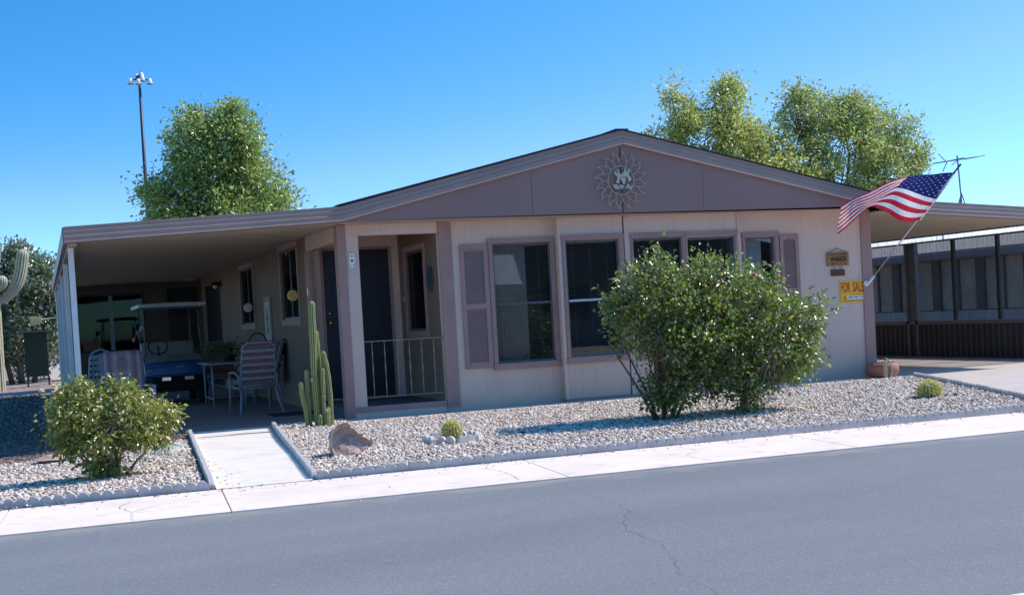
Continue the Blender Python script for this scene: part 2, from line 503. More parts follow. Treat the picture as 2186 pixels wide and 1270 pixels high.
w = bpy.data.worlds.new('World'); scene.world = w; w.use_nodes = True
nt = w.node_tree; nt.nodes.clear()
wo = nt.nodes.new('ShaderNodeOutputWorld'); bg = nt.nodes.new('ShaderNodeBackground')
sky = nt.nodes.new('ShaderNodeTexSky'); sky.sky_type = 'NISHITA'; sky.sun_disc = False
sky.sun_elevation = SUN_EL; sky.sun_rotation = math.pi/2 - SUN_AZ
sky.altitude = 0; sky.air_density = 1.0; sky.dust_density = .3; sky.ozone_density = 2.0
tc = nt.nodes.new('ShaderNodeTexCoord'); sx = nt.nodes.new('ShaderNodeSeparateXYZ'); cx = nt.nodes.new('ShaderNodeCombineXYZ')
mul = nt.nodes.new('ShaderNodeMath'); mul.operation = 'MULTIPLY'; mul.inputs[1].default_value = 2.6
nrm = nt.nodes.new('ShaderNodeVectorMath'); nrm.operation = 'NORMALIZE'
nt.links.new(tc.outputs['Generated'], sx.inputs[0])
nt.links.new(sx.outputs[0], cx.inputs[0]); nt.links.new(sx.outputs[1], cx.inputs[1])
nt.links.new(sx.outputs[2], mul.inputs[0]); nt.links.new(mul.outputs[0], cx.inputs[2])
nt.links.new(cx.outputs[0], nrm.inputs[0]); nt.links.new(nrm.outputs[0], sky.inputs['Vector'])
# deepen the clear desert blue: per-channel gain and gamma on the physical sky colour
SKY_S = .12
ssep = nt.nodes.new('ShaderNodeSeparateColor'); scom = nt.nodes.new('ShaderNodeCombineColor')
nt.links.new(sky.outputs[0], ssep.inputs[0])
chan = []
for ch, gain, gam in ((0, 16.5, 2.8), (1, 2.28, 1.26), (2, 2.5, 1.18)):
    a = nt.nodes.new('ShaderNodeMath'); a.operation = 'MULTIPLY'; a.inputs[1].default_value = SKY_S
    b = nt.nodes.new('ShaderNodeMath'); b.operation = 'POWER'; b.inputs[1].default_value = gam
    c = nt.nodes.new('ShaderNodeMath'); c.operation = 'MULTIPLY'; c.inputs[1].default_value = gain/SKY_S
    nt.links.new(ssep.outputs[ch], a.inputs[0]); nt.links.new(a.outputs[0], b.inputs[0]); nt.links.new(b.outputs[0], c.inputs[0]); chan.append(c)
gm = nt.nodes.new('ShaderNodeMath'); gm.operation = 'MULTIPLY'; gm.inputs[1].default_value = .43
rmin = nt.nodes.new('ShaderNodeMath'); rmin.operation = 'MINIMUM'
nt.links.new(chan[1].outputs[0], gm.inputs[0]); nt.links.new(chan[0].outputs[0], rmin.inputs[0]); nt.links.new(gm.outputs[0], rmin.inputs[1])
nt.links.new(rmin.outputs[0], scom.inputs[0]); nt.links.new(chan[1].outputs[0], scom.inputs[1]); nt.links.new(chan[2].outputs[0], scom.inputs[2])
nt.links.new(scom.outputs[0], bg.inputs['Color']); bg.inputs['Strength'].default_value = SKY_S
nt.links.new(bg.outputs[0], wo.inputs['Surface'])

scene.view_settings.view_transform = 'Standard'; scene.view_settings.look = 'None'
scene.view_settings.exposure = 0; scene.view_settings.gamma = 1
scene.render.engine = 'CYCLES'
scene.cycles.max_bounces = 10; scene.cycles.diffuse_bounces = 6; scene.cycles.transparent_max_bounces = 16

# ----------------------------------------------------------------- palette
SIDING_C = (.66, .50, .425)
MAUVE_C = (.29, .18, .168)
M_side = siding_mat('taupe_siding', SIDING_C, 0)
M_side_y = siding_mat('taupe_siding_shade', (.215, .150, .112), 1)  # same siding with the carport's shade darkened into its colour
M_plain = mat('taupe_paint', shade(SIDING_C, .94), .75, 2, .05, .15, 90)
M_gable = mat('mauve_siding', MAUVE_C, .7, 1.2, .06, .2, 50)
M_trim = mat('mauve_trim', (.36, .22, .20), .6, 3, .08, .1, 80)
M_fascia = mat('mauve_fascia', (.32, .225, .205), .42, 3, .06, .0, 80, spec=.5)
M_roof = mat('dark_shingle', (.035, .034, .036), .9, 8, .3, .6, 40)
M_ceil = mat('cream_pan', (.50, .425, .32), .6, 2, .06)
M_white = mat('white_enamel', (.78, .78, .76), .35, 4, .05, spec=.5)
M_dark = mat('dark_frame', (.02, .018, .02), .5, 4, .2)
M_door = mat('navy_door', (.010, .011, .028), .4, 3, .2)
M_black = mat('black_screen', (.008, .007, .010), .6, 3, .3)
M_brass = mat('brass', (.75, .55, .18), .25, 10, .1, metal=1.)
M_alu = mat('bronze_sash', (.11, .12, .15), .4, 5, .1, metal=.3)
M_alu_w = mat('pale_sash', (.55, .56, .6), .35, 5, .1, metal=.3)
M_glass = glass_mat('window_glass', (.82, .83, .84), .045)
M_glass_d = glass_mat('dim_glass', (.35, .35, .37), .05)
M_blind = mat('white_blind', (.38, .365, .34), .5, 4, .05)
M_curtain = mat('sheer_curtain', (.75, .76, .78), .9, 4, .06)
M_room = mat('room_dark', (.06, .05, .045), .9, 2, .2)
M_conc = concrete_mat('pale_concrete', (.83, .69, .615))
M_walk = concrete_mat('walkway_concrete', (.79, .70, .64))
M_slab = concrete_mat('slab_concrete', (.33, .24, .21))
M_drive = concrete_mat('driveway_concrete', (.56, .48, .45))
M_edge = mat('edging_concrete', (.47,.45,.45), .8, 9, .15, .3, 90)
M_iron = mat('white_iron', (.27, .21, .185), .45, 9, .08)
M_green = mat('dark_green_paint', (.010, .030, .017), .5, 5, .2)
M_steel = mat('steel_pole', (.05, .06, .10), .5, 5, .1, metal=.4)
M_bark = mat('brown_bark', (.14, .10, .075), .9, 14, .3, .6, 50)
M_bark_p = mat('pale_bark', (.33, .24, .19), .9, 14, .3, .5, 60)

# ----------------------------------------------------------------- ground, road, pavement
g = MB(); g.sheet([(-700,-700),(900,-700),(900,900),(-700,900)], -.16)
struct(g.build('ground', ground_mat('desert_ground', (.42,.33,.27), (.5,.41,.36), (.6,.52,.47), 14), fix=False))

def poly_grid(fn, x0, x1, y0, y1, st, zf):
    nx = int((x1-x0)/st); ny = int((y1-y0)/st)
    mb = MB(); pts = []
    for j in range(ny+1):
        for i in range(nx+1):
            x = x0+(x1-x0)*i/nx; y = y0+(y1-y0)*j/ny
            x, y = fn(x, y)
            pts.append((x, y, zf(x, y)))
    mb.grid(pts, nx, ny)
    return mb

rd = MB()
rd.add([(-90,-13.2,-.012),(110,-13.2,-.012),(110,-8.0,-.012),(-90,-8.0,-.012)], [(0,1,2,3)])
struct(rd.build('road', asphalt_mat(), fix=False))

M_crack = mat('road_crack', (.125, .128, .136), .9, 9, .2)
def crack(pts, wd, nm):
    mb = MB(); vs = []
    P = []
    for a, b in zip(pts[:-1], pts[1:]):
        n = max(2, int(math.dist(a, b)/.07))
        for k in range(n):
            t = k/n
            P.append((a[0]+(b[0]-a[0])*t + random.uniform(-.018,.018), a[1]+(b[1]-a[1])*t + random.uniform(-.018,.018)))
    P.append(pts[-1])
    for i, p in enumerate(P):
        q = P[min(i+1, len(P)-1)]; o = P[max(i-1, 0)]
        d = Vector((q[0]-o[0], q[1]-o[1])).normalized()
        ww = wd*.26*random.uniform(.25, 1.)*(.25 + .75*math.sin(math.pi*(i+.5)/len(P))**.5)
        vs += [(p[0]-d.y*ww, p[1]+d.x*ww, -.008), (p[0]+d.y*ww, p[1]-d.x*ww, -.008)]
    mb.add(vs, [(2*i, 2*i+1, 2*i+3, 2*i+2) for i in range(len(P)-1)])
    struct(mb.build(nm, M_crack, fix=False))
crack([(-.15,-8.05),(-.17,-8.67),(-.23,-9.23),(-.24,-9.6),(-.33,-9.94),(-.53,-10.26),(-.64,-10.64),(-.64,-11.07),(-.82,-11.56),(-.95,-11.9),(-1.,-12.21),(-1.05,-12.9)], .006, 'road_crack')
crack([(-.33,-9.94),(-.33,-10.12),(-.34,-10.29)], .005, 'road_crack')
crack([(1.55,-9.16),(1.54,-9.54),(1.58,-9.9),(1.55,-10.3),(1.62,-10.6),(1.55,-10.97),(1.59,-11.19)], .004, 'road_crack')
crack([(-2.5,-10.05),(-2.45,-10.29),(-2.33,-10.47),(-2.17,-10.62),(-2.13,-10.73),(-1.96,-10.87),(-1.79,-11.02)], .005, 'road_crack')
crack([(-2.46,-9.02),(-2.16,-9.23),(-1.93,-9.32),(-1.67,-9.41),(-1.36,-9.31)], .004, 'road_crack')

# pavement on the near side of the house: slabs between joints; slight fall to the road
jn = [-60,-9.2,-7.5,-5.85,-4.215,-2.56,.125,2.86,5.6,8.3,11,60]
sw = MB()
for a, b in zip(jn[:-1], jn[1:]):
    a += .006; b -= .006
    sk = -.09
    sw.add([(a+sk,-8.0,.0),(b+sk,-8.0,.0),(b,-6.70,.016),(a,-6.70,.016),(a+sk,-8.0,-.1),(b+sk,-8.0,-.1),(b,-6.70,-.1),(a,-6.70,-.1)],
           [(0,1,2,3),(0,4,5,1),(1,5,6,2),(2,6,7,3),(3,7,4,0)])
struct(sw.build('pavement', M_conc, fix=True))
sw2 = MB(); sw2.box(-60, 80, -14.6, -13.2, -.1, .006)
struct(sw2.build('far_pavement', M_conc))
M_sandy = mat('sandy_yard', (.45,.37,.31), .95, 3, .2, .4, 60)
yd = MB(); yd.box(-60, 80, -60, -14.6, -.12, -.01)
struct(yd.build('far_yard', M_sandy))

WL0, WL1 = (-2.14, -.15), (-2.63, -6.70)      # walkway edges
WR0, WR1 = (-1.05, -.15), (-1.76, -6.70)
wk = MB()
n = 8
pts = []
for j in range(n+1):
    t = j/n
    z = .02 - .02*math.sin(math.pi*min(1, t*1.6)) if t < .62 else .02
    pts += [(WL0[0]+(WL1[0]-WL0[0])*t+.03, WL0[1]+(WL1[1]-WL0[1])*t, z), (WR0[0]+(WR1[0]-WR0[0])*t-.03, WR0[1]+(WR1[1]-WR0[1])*t, z)]
wk.add(pts, [(2*i, 2*i+1, 2*i+3, 2*i+2) for i in range(n)])
struct(wk.build('walkway', M_walk, fix=False))
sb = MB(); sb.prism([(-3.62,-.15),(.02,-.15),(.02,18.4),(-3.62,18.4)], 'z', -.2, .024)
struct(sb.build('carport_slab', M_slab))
st_ = MB(); st_.box(-.12, 8.72, -.76, -.004, -.1, .018)
struct(st_.build('foundation_strip', M_drive))
DL = [(8.76,-.76),(7.72,-3.25),(7.15,-4.58),(6.75,-5.49),(6.1,-6.70)]
dv = MB(); dv.prism([(8.72,0)]+DL+[(15.5,-6.70),(13.3,-4),(13.2,0),(13.2,18),(8.72,18)], 'z', -.1, .012)
struct(dv.build('driveway', M_drive))

M_pcrack = mat('pavement_crack', (.30,.24,.21), .9, 9, .2)
def pave_crack(pts):
    mb = MB(); vs = []
    P = []
    for a, b in zip(pts[:-1], pts[1:]):
        n = max(2, int(math.dist(a, b)/.06))
        for k in range(n):
            t = k/n; P.append((a[0]+(b[0]-a[0])*t+random.uniform(-.02,.02), a[1]+(b[1]-a[1])*t+random.uniform(-.02,.02)))
    P.append(pts[-1])
    for i, p in enumerate(P):
        q = P[min(i+1,len(P)-1)]; o = P[max(i-1,0)]; d = Vector((q[0]-o[0], q[1]-o[1])).normalized(); w_ = random.uniform(.001,.0035)
        z = .004+(p[1]+8)*.0123
        vs += [(p[0]-d.y*w_, p[1]+d.x*w_, z), (p[0]+d.y*w_, p[1]-d.x*w_, z)]
    mb.add(vs, [(2*i,2*i+1,2*i+3,2*i+2) for i in range(len(P)-1)])
    struct(mb.build('pavement_crack', M_pcrack, fix=False))
pave_crack([(-3.35,-7.95),(-3.33,-7.5),(-3.42,-7.2),(-3.30,-6.95)]); pave_crack([(-3.33,-7.5),(-3.15,-7.35)])
pave_crack([(-.35,-7.0),(-.28,-7.4),(-.36,-7.9)]); pave_crack([(1.4,-7.9),(1.35,-7.5),(1.62,-7.2),(1.6,-6.8)]); pave_crack([(1.35,-7.5),(1.0,-7.3)])
pave_crack([(2.1,-7.95),(1.98,-7.6)])

# gravel beds
def left_z(x, y):
    sx = min(1, max(0, (-2.4 - x)/2.0)); sy = min(1, max(0, (y + 5.9)/3.0))
    sx = sx*sx*(3-2*sx); sy = sy*sy*(3-2*sy)
    return .012 - .11*sx*sy
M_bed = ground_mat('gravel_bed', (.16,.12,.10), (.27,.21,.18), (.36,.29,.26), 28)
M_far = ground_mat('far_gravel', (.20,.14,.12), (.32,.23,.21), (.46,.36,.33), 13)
rb = MB(); rb.sheet([(-1.74,-6.66),(6.05,-6.66),(6.72,-5.49),(7.12,-4.58),(7.69,-3.25),(8.72,-.77),(-.12,-.77),(-.12,-.16),(-1.06,-.16)], .018)
struct(rb.build('gravel_bed_base', M_bed, fix=False))
def lx(x, y):
    t = min(1, max(0, (y+6.7)/6.55))
    edge = -2.63 + .49*t if y < -.15 else -3.63
    return edge - .02
pts = []
ys = list(np.arange(-6.66, -.1, .35)) + [-.16, -.14] + list(np.arange(.5, 6, .6))
lb = MB(); nx = 24
for y in ys:
    e = lx(0, y)
    for i in range(nx+1):
        x = -16 + (e + 16)*(i/nx)
        pts.append((x, y, left_z(x, y)))
lb.grid(pts, nx, len(ys)-1)
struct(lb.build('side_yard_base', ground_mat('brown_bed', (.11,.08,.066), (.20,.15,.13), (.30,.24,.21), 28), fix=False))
pts = []
fb = MB(); ysf = list(np.arange(5.9, 60, 2.0))
for y in ysf:
    for i in range(nx+1):
        x = -16 + (-3.65+16)*(i/nx)
        pts.append((x, y, left_z(x, 5.9)-.001))
fb.grid(pts, nx, len(ysf)-1)
struct(fb.build('side_yard', M_far, fix=False))

# loose stones: many little irregular lumps merged into one 'stuff' object per bed
def ico():
    t = (1+5**.5)/2
    V = np.array([(-1,t,0),(1,t,0),(-1,-t,0),(1,-t,0),(0,-1,t),(0,1,t),(0,-1,-t),(0,1,-t),(t,0,-1),(t,0,1),(-t,0,-1),(-t,0,1)], float)
    V /= np.linalg.norm(V[0])
    F = np.array([(0,11,5),(0,5,1),(0,1,7),(0,7,10),(0,10,11),(1,5,9),(5,11,4),(11,10,2),(10,7,6),(7,1,8),(3,9,4),(3,4,2),(3,2,6),(3,6,8),(3,8,9),(4,9,5),(2,4,11),(6,2,10),(8,6,7),(9,8,1)])
    return V, F
IV, IF = ico()
def stones(name, P, size, mats):
    n = len(P)
    K = 64
    T = IV[None]*(1+RNG.uniform(-.28,.28,(K,12,1)))
    T = T*np.stack([RNG.uniform(.8,1.35,K), RNG.uniform(.7,1.1,K), RNG.uniform(.5,.8,K)], 1)[:,None,:]
    k = RNG.integers(0, K, n); a = RNG.uniform(0, 2*np.pi, n)
    ti = RNG.normal(0, .35, n)
    B = T[k]*size[:,None,None]
    # tilt about x then spin about z
    y = B[:,:,1]*np.cos(ti)[:,None]-B[:,:,2]*np.sin(ti)[:,None]; z = B[:,:,1]*np.sin(ti)[:,None]+B[:,:,2]*np.cos(ti)[:,None]
    x = B[:,:,0]*np.cos(a)[:,None]-y*np.sin(a)[:,None]; y2 = B[:,:,0]*np.sin(a)[:,None]+y*np.cos(a)[:,None]
    V = np.stack([x+P[:,0:1], y2+P[:,1:2], z+P[:,2:3]], 2).reshape(-1,3)
    F = (IF[None]+12*np.arange(n)[:,None,None]).reshape(-1,3)
    o = np_mesh(name, V, F, mats)
    o['kind'] = 'stuff'
    return o
def inpoly(P, poly):
    x, y = P[:,0], P[:,1]; c = np.zeros(len(P), bool); j = len(poly)-1
    for i in range(len(poly)):
        xi, yi = poly[i]; xj, yj = poly[j]
        c ^= ((yi > y) != (yj > y)) & (x < (xj-xi)*(y-yi)/(yj-yi+1e-12)+xi)
        j = i
    return c
M_stone = stone_mat('gravel_stone', [(0,(.18,.13,.105)),(.12,(.40,.305,.25)),(.36,(.64,.52,.44)),(.45,(.56,.36,.27)),(.54,(.70,.59,.51)),(.84,(.83,.73,.645)),(1,(.50,.44,.42))])
sp = .0246
gx, gy = np.meshgrid(np.arange(-1.8, 8.8, sp), np.arange(-6.66, -.1, sp))
P = np.stack([gx.ravel(), gy.ravel()], 1) + RNG.uniform(-.016,.016,(gx.size,2))
P = P[inpoly(P, [(-1.70,-6.62),(6.03,-6.62),(6.70,-5.46),(7.08,-4.58),(7.65,-3.25),(8.66,-.80),(-.13,-.80),(-.13,-.18),(-1.00,-.18)])]
# keep clear round the first golden cactus's ring
d = np.hypot((P[:,0]-.13), (P[:,1]+4.50)/1.25)
P = P[(d > .25) | (RNG.random(len(P)) < .12)]
P = P[RNG.random(len(P)) < .9]
S = RNG.gamma(7, .0018, len(P)).clip(.006, .030)
Z = .018 + S*.35 + RNG.uniform(0, .012, len(P))
stones('gravel', np.column_stack([P, Z]), S, M_stone)
gx, gy = np.meshgrid(np.arange(-7.6, -2.1, sp*1.08), np.arange(-6.62, 5.9, sp*1.08))
P = np.stack([gx.ravel(), gy.ravel()], 1) + RNG.uniform(-.017,.017,(gx.size,2))
ex = np.where(P[:,1] < -.17, -2.63+.49*np.clip((P[:,1]+6.7)/6.55,0,1)-.06, -3.68)
keep = (P[:,0] < ex) & ((P[:,0] > -5.4) | (RNG.random(len(P)) < .72))
P = P[keep]
S = RNG.gamma(7, .0018, len(P)).clip(.006, .031)
Z = np.array([left_z(x, y) for x, y in P]) + S*.35 + RNG.uniform(0,.012,len(P))
gx, gy = np.meshgrid(np.arange(-6.2, -3.6, .062), np.arange(5.9, 19, .075))
Pf = np.stack([gx.ravel(), gy.ravel()], 1) + RNG.uniform(-.035,.035,(gx.size,2))
Pf = Pf[Pf[:,0] < -3.69]
Sf = RNG.gamma(9, .0034, len(Pf)).clip(.018, .06)
Zf = -.098 + Sf*.3
P = np.concatenate([P, Pf]); S = np.concatenate([S, Sf]); Z = np.concatenate([Z, Zf])
M_stone_b = stone_mat('shaded_brown_stone', [(0,(.08,.05,.045)),(.3,(.16,.105,.09)),(.6,(.24,.165,.145)),(.85,(.33,.245,.22)),(1,(.20,.16,.15))])  # brown stone, its tones lowered to carry the roof's shade
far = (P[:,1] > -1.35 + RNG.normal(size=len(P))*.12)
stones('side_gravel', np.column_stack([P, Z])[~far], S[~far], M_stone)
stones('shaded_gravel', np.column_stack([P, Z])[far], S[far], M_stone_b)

# ----------------------------------------------------------------- scalloped edging blocks
def edging_mesh():
    L, th, nsc = .598, .045, 6
    top = []
    p = L/nsc
    for k in range(nsc):
        for i in range(9):
            t = i/8
            if i == 0 and k > 0: continue
            top.append((k*p + p*t, .050 + .042*math.sin(math.pi*t)**.65))
    poly = [(0, -.06)] + [(L, -.06)] + top[::-1]
    mb = MB(); mb.prism([(x-L/2, z) for x, z in poly], 'y', -th/2, th/2)
    return mb
EDGE = None
def edging_row(a, b, label, group, skip=0):
    global EDGE
    a = Vector((a[0], a[1], 0)); b = Vector((b[0], b[1], 0))
    n = max(1, round((b-a).length/.6)); d = (b-a)/n
    ang = math.atan2(d.y, d.x)
    for i in range(n):
        c = a + d*(i+.5)
        if EDGE is None:
            o = edging_mesh().build('edging_block', M_edge, None, bevel=.004); EDGE = o
        else:
            o = EDGE.copy(); COL.objects.link(o)
        o.location = (c.x, c.y, random.uniform(-.004,.004)); o.rotation_euler = (0, random.uniform(-.004,.004), ang + random.uniform(-.008,.008))
        o.scale = (d.length/.6, 1, 1)
        tag(o, label, 'edging block', group)
edging_row((-1.74,-6.645),(6.05,-6.70), 'scalloped grey concrete edging block in the row between large gravel bed and pavement', 'edging blocks along the pavement in front of the gravel bed')
edging_row((-6.62,-6.52),(-2.66,-6.66), 'scalloped grey concrete edging block in the row in front of the left shrub', 'edging blocks along the pavement left of the walkway')
edging_row((WL1[0],-6.64),(-2.17,-.5), 'scalloped concrete edging block in the row along the left side of the walkway', 'edging blocks along the left side of the walkway')
edging_row((WR1[0],-6.60),(-1.06,-.25), 'scalloped concrete edging block in the row along the right side of the walkway', 'edging blocks along the right side of the walkway')
edging_row((6.08,-6.64),(6.74,-5.49), 'scalloped concrete edging block in the row between gravel and driveway', 'edging blocks beside the driveway')
edging_row((6.74,-5.49),(7.70,-3.25), 'scalloped concrete edging block in the row between gravel and driveway', 'edging blocks beside the driveway')
edging_row((7.70,-3.25),(8.70,-.86), 'scalloped concrete edging block in the row between gravel and driveway', 'edging blocks beside the driveway')

# ----------------------------------------------------------------- the house
HX, HY = 8.6, 17.6          # right corner, back wall
PX, PD = 1.45, 2.2          # porch width and depth
EZ = 2.69
house = thing('manufactured_house', 'taupe manufactured home with mauve gable and trim, bay windows and corner porch', 'house', (4.3, 0, 0))

def wall_holes(mb, axis, c0, c1, a0, a1, z0, z1, holes):
    """wall slab; axis 'x' runs along x (thickness c0..c1 in y), axis 'y' runs along y (thickness in x). holes: (a0,a1,z0,z1)"""
    xs = sorted({a0, a1, *[h[0] for h in holes], *[h[1] for h in holes]})
    zs = sorted({z0, z1, *[h[2] for h in holes], *[h[3] for h in holes]})
    for i in range(len(xs)-1):
        run = None
        for j in range(len(zs)-1):
            cx = (xs[i]+xs[i+1])/2; cz = (zs[j]+zs[j+1])/2
            hole = any(h[0] < cx < h[1] and h[2] < cz < h[3] for h in holes)
            if hole:
                if run is not None:
                    wall_piece(mb, axis, c0, c1, xs[i], xs[i+1], run, zs[j]); run = None
            elif run is None: run = zs[j]
        if run is not None: wall_piece(mb, axis, c0, c1, xs[i], xs[i+1], run, zs[-1])
def wall_piece(mb, axis, c0, c1, a, b, z0, z1):
    if axis == 'x': mb.box(a, b, c0, c1, z0, z1)
    else: mb.box(c0, c1, a, b, z0, z1)

W1 = (2.245, 3.145, .63, 2.35); W4 = (6.35, 6.87, .63, 2.30)
BX0, BX1, BY = 3.216, 6.20, -.13
mb = MB(); wall_holes(mb, 'x', 0, .12, PX+.01, HX, 0, EZ-.002, [W1, W4, (BX0+.1, BX1-.1, 0, EZ-.1)])
mb.build('front_wall', M_side, house)
P2 = (3.318, 4.174, .655, 2.35); P3 = (4.395, 5.212, .655, 2.345); P3b = (5.291, 6.105, .655, 2.33)
mb = MB(); wall_holes(mb, 'x', BY, BY+.1, BX0, BX1, .055, EZ-.004, [P2, P3, P3b])
mb.box(BX0, BX0+.06, BY+.1, -.001, .055, EZ-.004); mb.box(BX1-.06, BX1, BY+.1, -.001, .055, EZ-.004)
mb.build('bay_wall', M_side, house)
# light corner boards of the bay
for a, b in ((3.210,3.262),(4.266,4.352),(6.150,6.206)):
    mb = MB(); mb.box(a, b, BY-.014, BY-.001, .05, EZ-.03); mb.build('corner_board', M_plain, house)
mb = MB(); mb.box(4.250, 4.262, BY-.006, BY-.001, .05, EZ-.006); mb.build('marriage_joint', M_dark, house)
mb = MB(); mb.box(3.215, 6.20, BY-.006, BY+.09, .02, .053); mb.build('base_board', M_trim, house)

# porch: corner post, header, floor, back wall with door, right wall with window
mb = MB(); mb.box(0, .125, -.022, .16, 0, EZ-.01); mb.build('corner_post', M_trim, house)
mb = MB(); mb.box(.126, .300, -.008, .16, .168, 2.53); mb.build('porch_post', M_plain, house)
mb = MB(); mb.box(.126, PX-.002, -.008, .12, 2.531, EZ-.004)
mb.build('porch_header', M_side, house)
mb = MB(); mb.box(.0005, .12, .161, 2.26, 2.46, 2.68); mb.build('side_header', M_plain, house)
mb = MB(); mb.box(.127, 1.448, -.014, .05, .088, .166); mb.build('porch_kick_board', M_trim, house)
mb = MB(); mb.box(.127, 1.448, -.006, .045, .0, .087); mb.build('porch_skirt', M_plain, house)
mb = MB(); mb.box(.02, PX-.004, .051, PD-.004, 0, .155); mb.build('porch_floor', mat('porch_carpet', (.10,.10,.13), .95, 8, .2, .3, 100), house)
mb = MB(); mb.box(.0, PX, .04, PD, 2.682, 2.70); mb.build('porch_ceiling', M_plain, house)
mb = MB(); wall_holes(mb, 'x', PD, PD+.1, 0.03, PX, 0, EZ, [(.20, 1.33, .17, 2.5)]); mb.build('porch_back_wall', M_side, house)
WP = (.78, 1.80, 1.16, 2.36)
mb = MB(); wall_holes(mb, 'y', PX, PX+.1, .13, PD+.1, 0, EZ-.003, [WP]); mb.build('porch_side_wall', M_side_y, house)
mb = MB(); mb.box(1.452, 1.64, -.024, -.001, .07, EZ-.02); mb.build('corner_board', M_trim, house)
mb = MB(); mb.box(8.44, 8.622, -.024, -.001, .0, EZ-.02); mb.box(8.601, 8.622, 0, .12, 0, EZ-.02); mb.build('corner_board', M_trim, house)
# house door
door = MB(); door.box(.245, 1.285, PD+.02, PD+.065, .185, 2.46)
for z0, z1 in ((.35,.95),(1.10,2.28)):
    for x0, x1 in ((.37,.70),(.83,1.16)):
        for a, b, c, d_ in ((x0,x1,z0,z0+.03),(x0,x1,z1-.03,z1),(x0,x0+.03,z0+.03,z1-.03),(x1-.03,x1,z0+.03,z1-.03)):
            door.box(a, b, PD+.008, PD+.0195, c, d_)
door = door.build('door', M_door, house)
k = MB(); k.lathe([(.0,-.075),(.028,-.07),(.036,-.05),(.03,-.028),(.014,-.02),(.03,-.004),(.033,0)], (.315, PD+.02, 1.36), 16, axis='y'); k.build('knob', M_brass, door, True)
k = MB(); k.lathe([(.0,-.03),(.022,-.028),(.028,-.015),(.03,0)], (.315, PD+.02, 1.50), 16, axis='y'); k.build('deadbolt', M_brass, door, True)
mb = MB()
mb.box(.20,.244,PD-.012,PD+.08,.17,2.5); mb.box(1.286,1.33,PD-.012,PD+.08,.17,2.5); mb.box(.245,1.285,PD-.012,PD+.08,2.461,2.5)
mb.build('door_frame', M_trim, house)
mb = MB(); mb.box(.246,1.284,PD-.03,PD+.018,.158,.182); mb.build('threshold', M_brass, house)
# window in the porch's right wall
def window_y(name, x, y0, y1, z0, z1, side, parent, wall_t=.1, trim=.085, sillh=.1, divide=True, pane=M_glass_d):
    """window in a wall lying in a plane x = const; side = -1: seen from -x"""
    f = MB()
    s0, s1 = (x-.022, x-.001)
    f.box(s0, s1, y0-trim, y0, z0-sillh, z1+trim); f.box(s0, s1, y1, y1+trim, z0-sillh, z1+trim)
    f.box(s0, s1, y0, y1, z1, z1+trim); f.box(s0, s1, y0, y1, z0-sillh, z0)
    fo = f.build(name, M_trim, parent)
    s = MB(); a = x+.02
    s.box(a, a+.03, y0, y0+.035, z0, z1); s.box(a, a+.03, y1-.035, y1, z0, z1)
    s.box(a, a+.03, y0+.035, y1-.035, z0, z0+.035); s.box(a, a+.03, y0+.035, y1-.035, z1-.035, z1)
    if divide: s.box(a, a+.03, (y0+y1)/2-.02, (y0+y1)/2+.02, z0+.035, z1-.035)
    s.build('sash', M_alu, fo)
    p = MB(); p.box(a+.012, a+.016, y0+.03, y1-.03, z0+.03, z1-.03); p.build('pane', pane, fo)
    b = MB(); b.box(x+.14, x+.15, y0-.1, y1+.1, z0-.1, z1+.1); b.build('drape', mat('dim_drape', (.10,.095,.09), .9, 3, .2), fo)
    return fo
window_y('window', PX, *WP, -1, house, divide=False)
# porch railing
mb = MB(); mb.bar((.302,.02,1.062),(1.45,.02,1.062),.028,.012); rail = mb.build('railing', M_iron, house)
mb = MB(); mb.bar((.302,.02,.285),(1.45,.02,.285),.022,.010); mb.build('bottom_rail', M_iron, rail)
for i in range(6):
    x = .415 + i*.178
    bmb = MB(); pts = []; 
    # square bar with a twisted, swollen middle
    n = 36; vs = []; fs = []
    for j in range(n+1):
        t = j/n; z = .292 + .762*t
        wdt = .0045 + .0055*math.exp(-((t-.5)/.09)**2) + .0045*math.exp(-((t-.22)/.05)**2) + .0045*math.exp(-((t-.78)/.05)**2)
        tw = 0 if t < .15 or t > .85 else (t-.15)/.7*math.pi*4
        for q in range(4):
            a = tw + math.pi/4 + q*math.pi/2
            vs.append((x+wdt*1.2*math.cos(a), .02+wdt*1.2*math.sin(a), z))
    for j in range(n):
        for q in range(4):
            fs.append((j*4+q, j*4+(q+1)%4, (j+1)*4+(q+1)%4, (j+1)*4+q))
    bmb.add(vs, fs); bmb.build('baluster', M_iron, rail)

# side wall facing the carport (x = 0), behind the porch
SA = (2.96, 4.52, 1.45, 2.60); SB_ = (7.62, 9.30, 1.42, 2.52); SD = (12.6, 15.4, .05, 2.42)
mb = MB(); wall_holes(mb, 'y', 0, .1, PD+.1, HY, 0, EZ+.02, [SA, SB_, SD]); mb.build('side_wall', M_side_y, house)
mb = MB(); mb.box(-.016, .025, 1.98, 2.29, 0, 2.458); mb.build('corner_board', M_trim, house)
window_y('window', 0, *SA, -1, house); window_y('window', 0, *SB_, -1, house)
mb = MB(); mb.box(.03, .06, SD[0], SD[1], SD[2], SD[3]); sdoor = mb.build('side_door', M_black, house)
for a in (SD[0], (SD[0]+SD[1])/2-.03, SD[1]-.06):
    mb = MB(); mb.box(.005, .029, a, a+.06, SD[2], SD[3]); mb.build('door_frame', M_dark, sdoor)
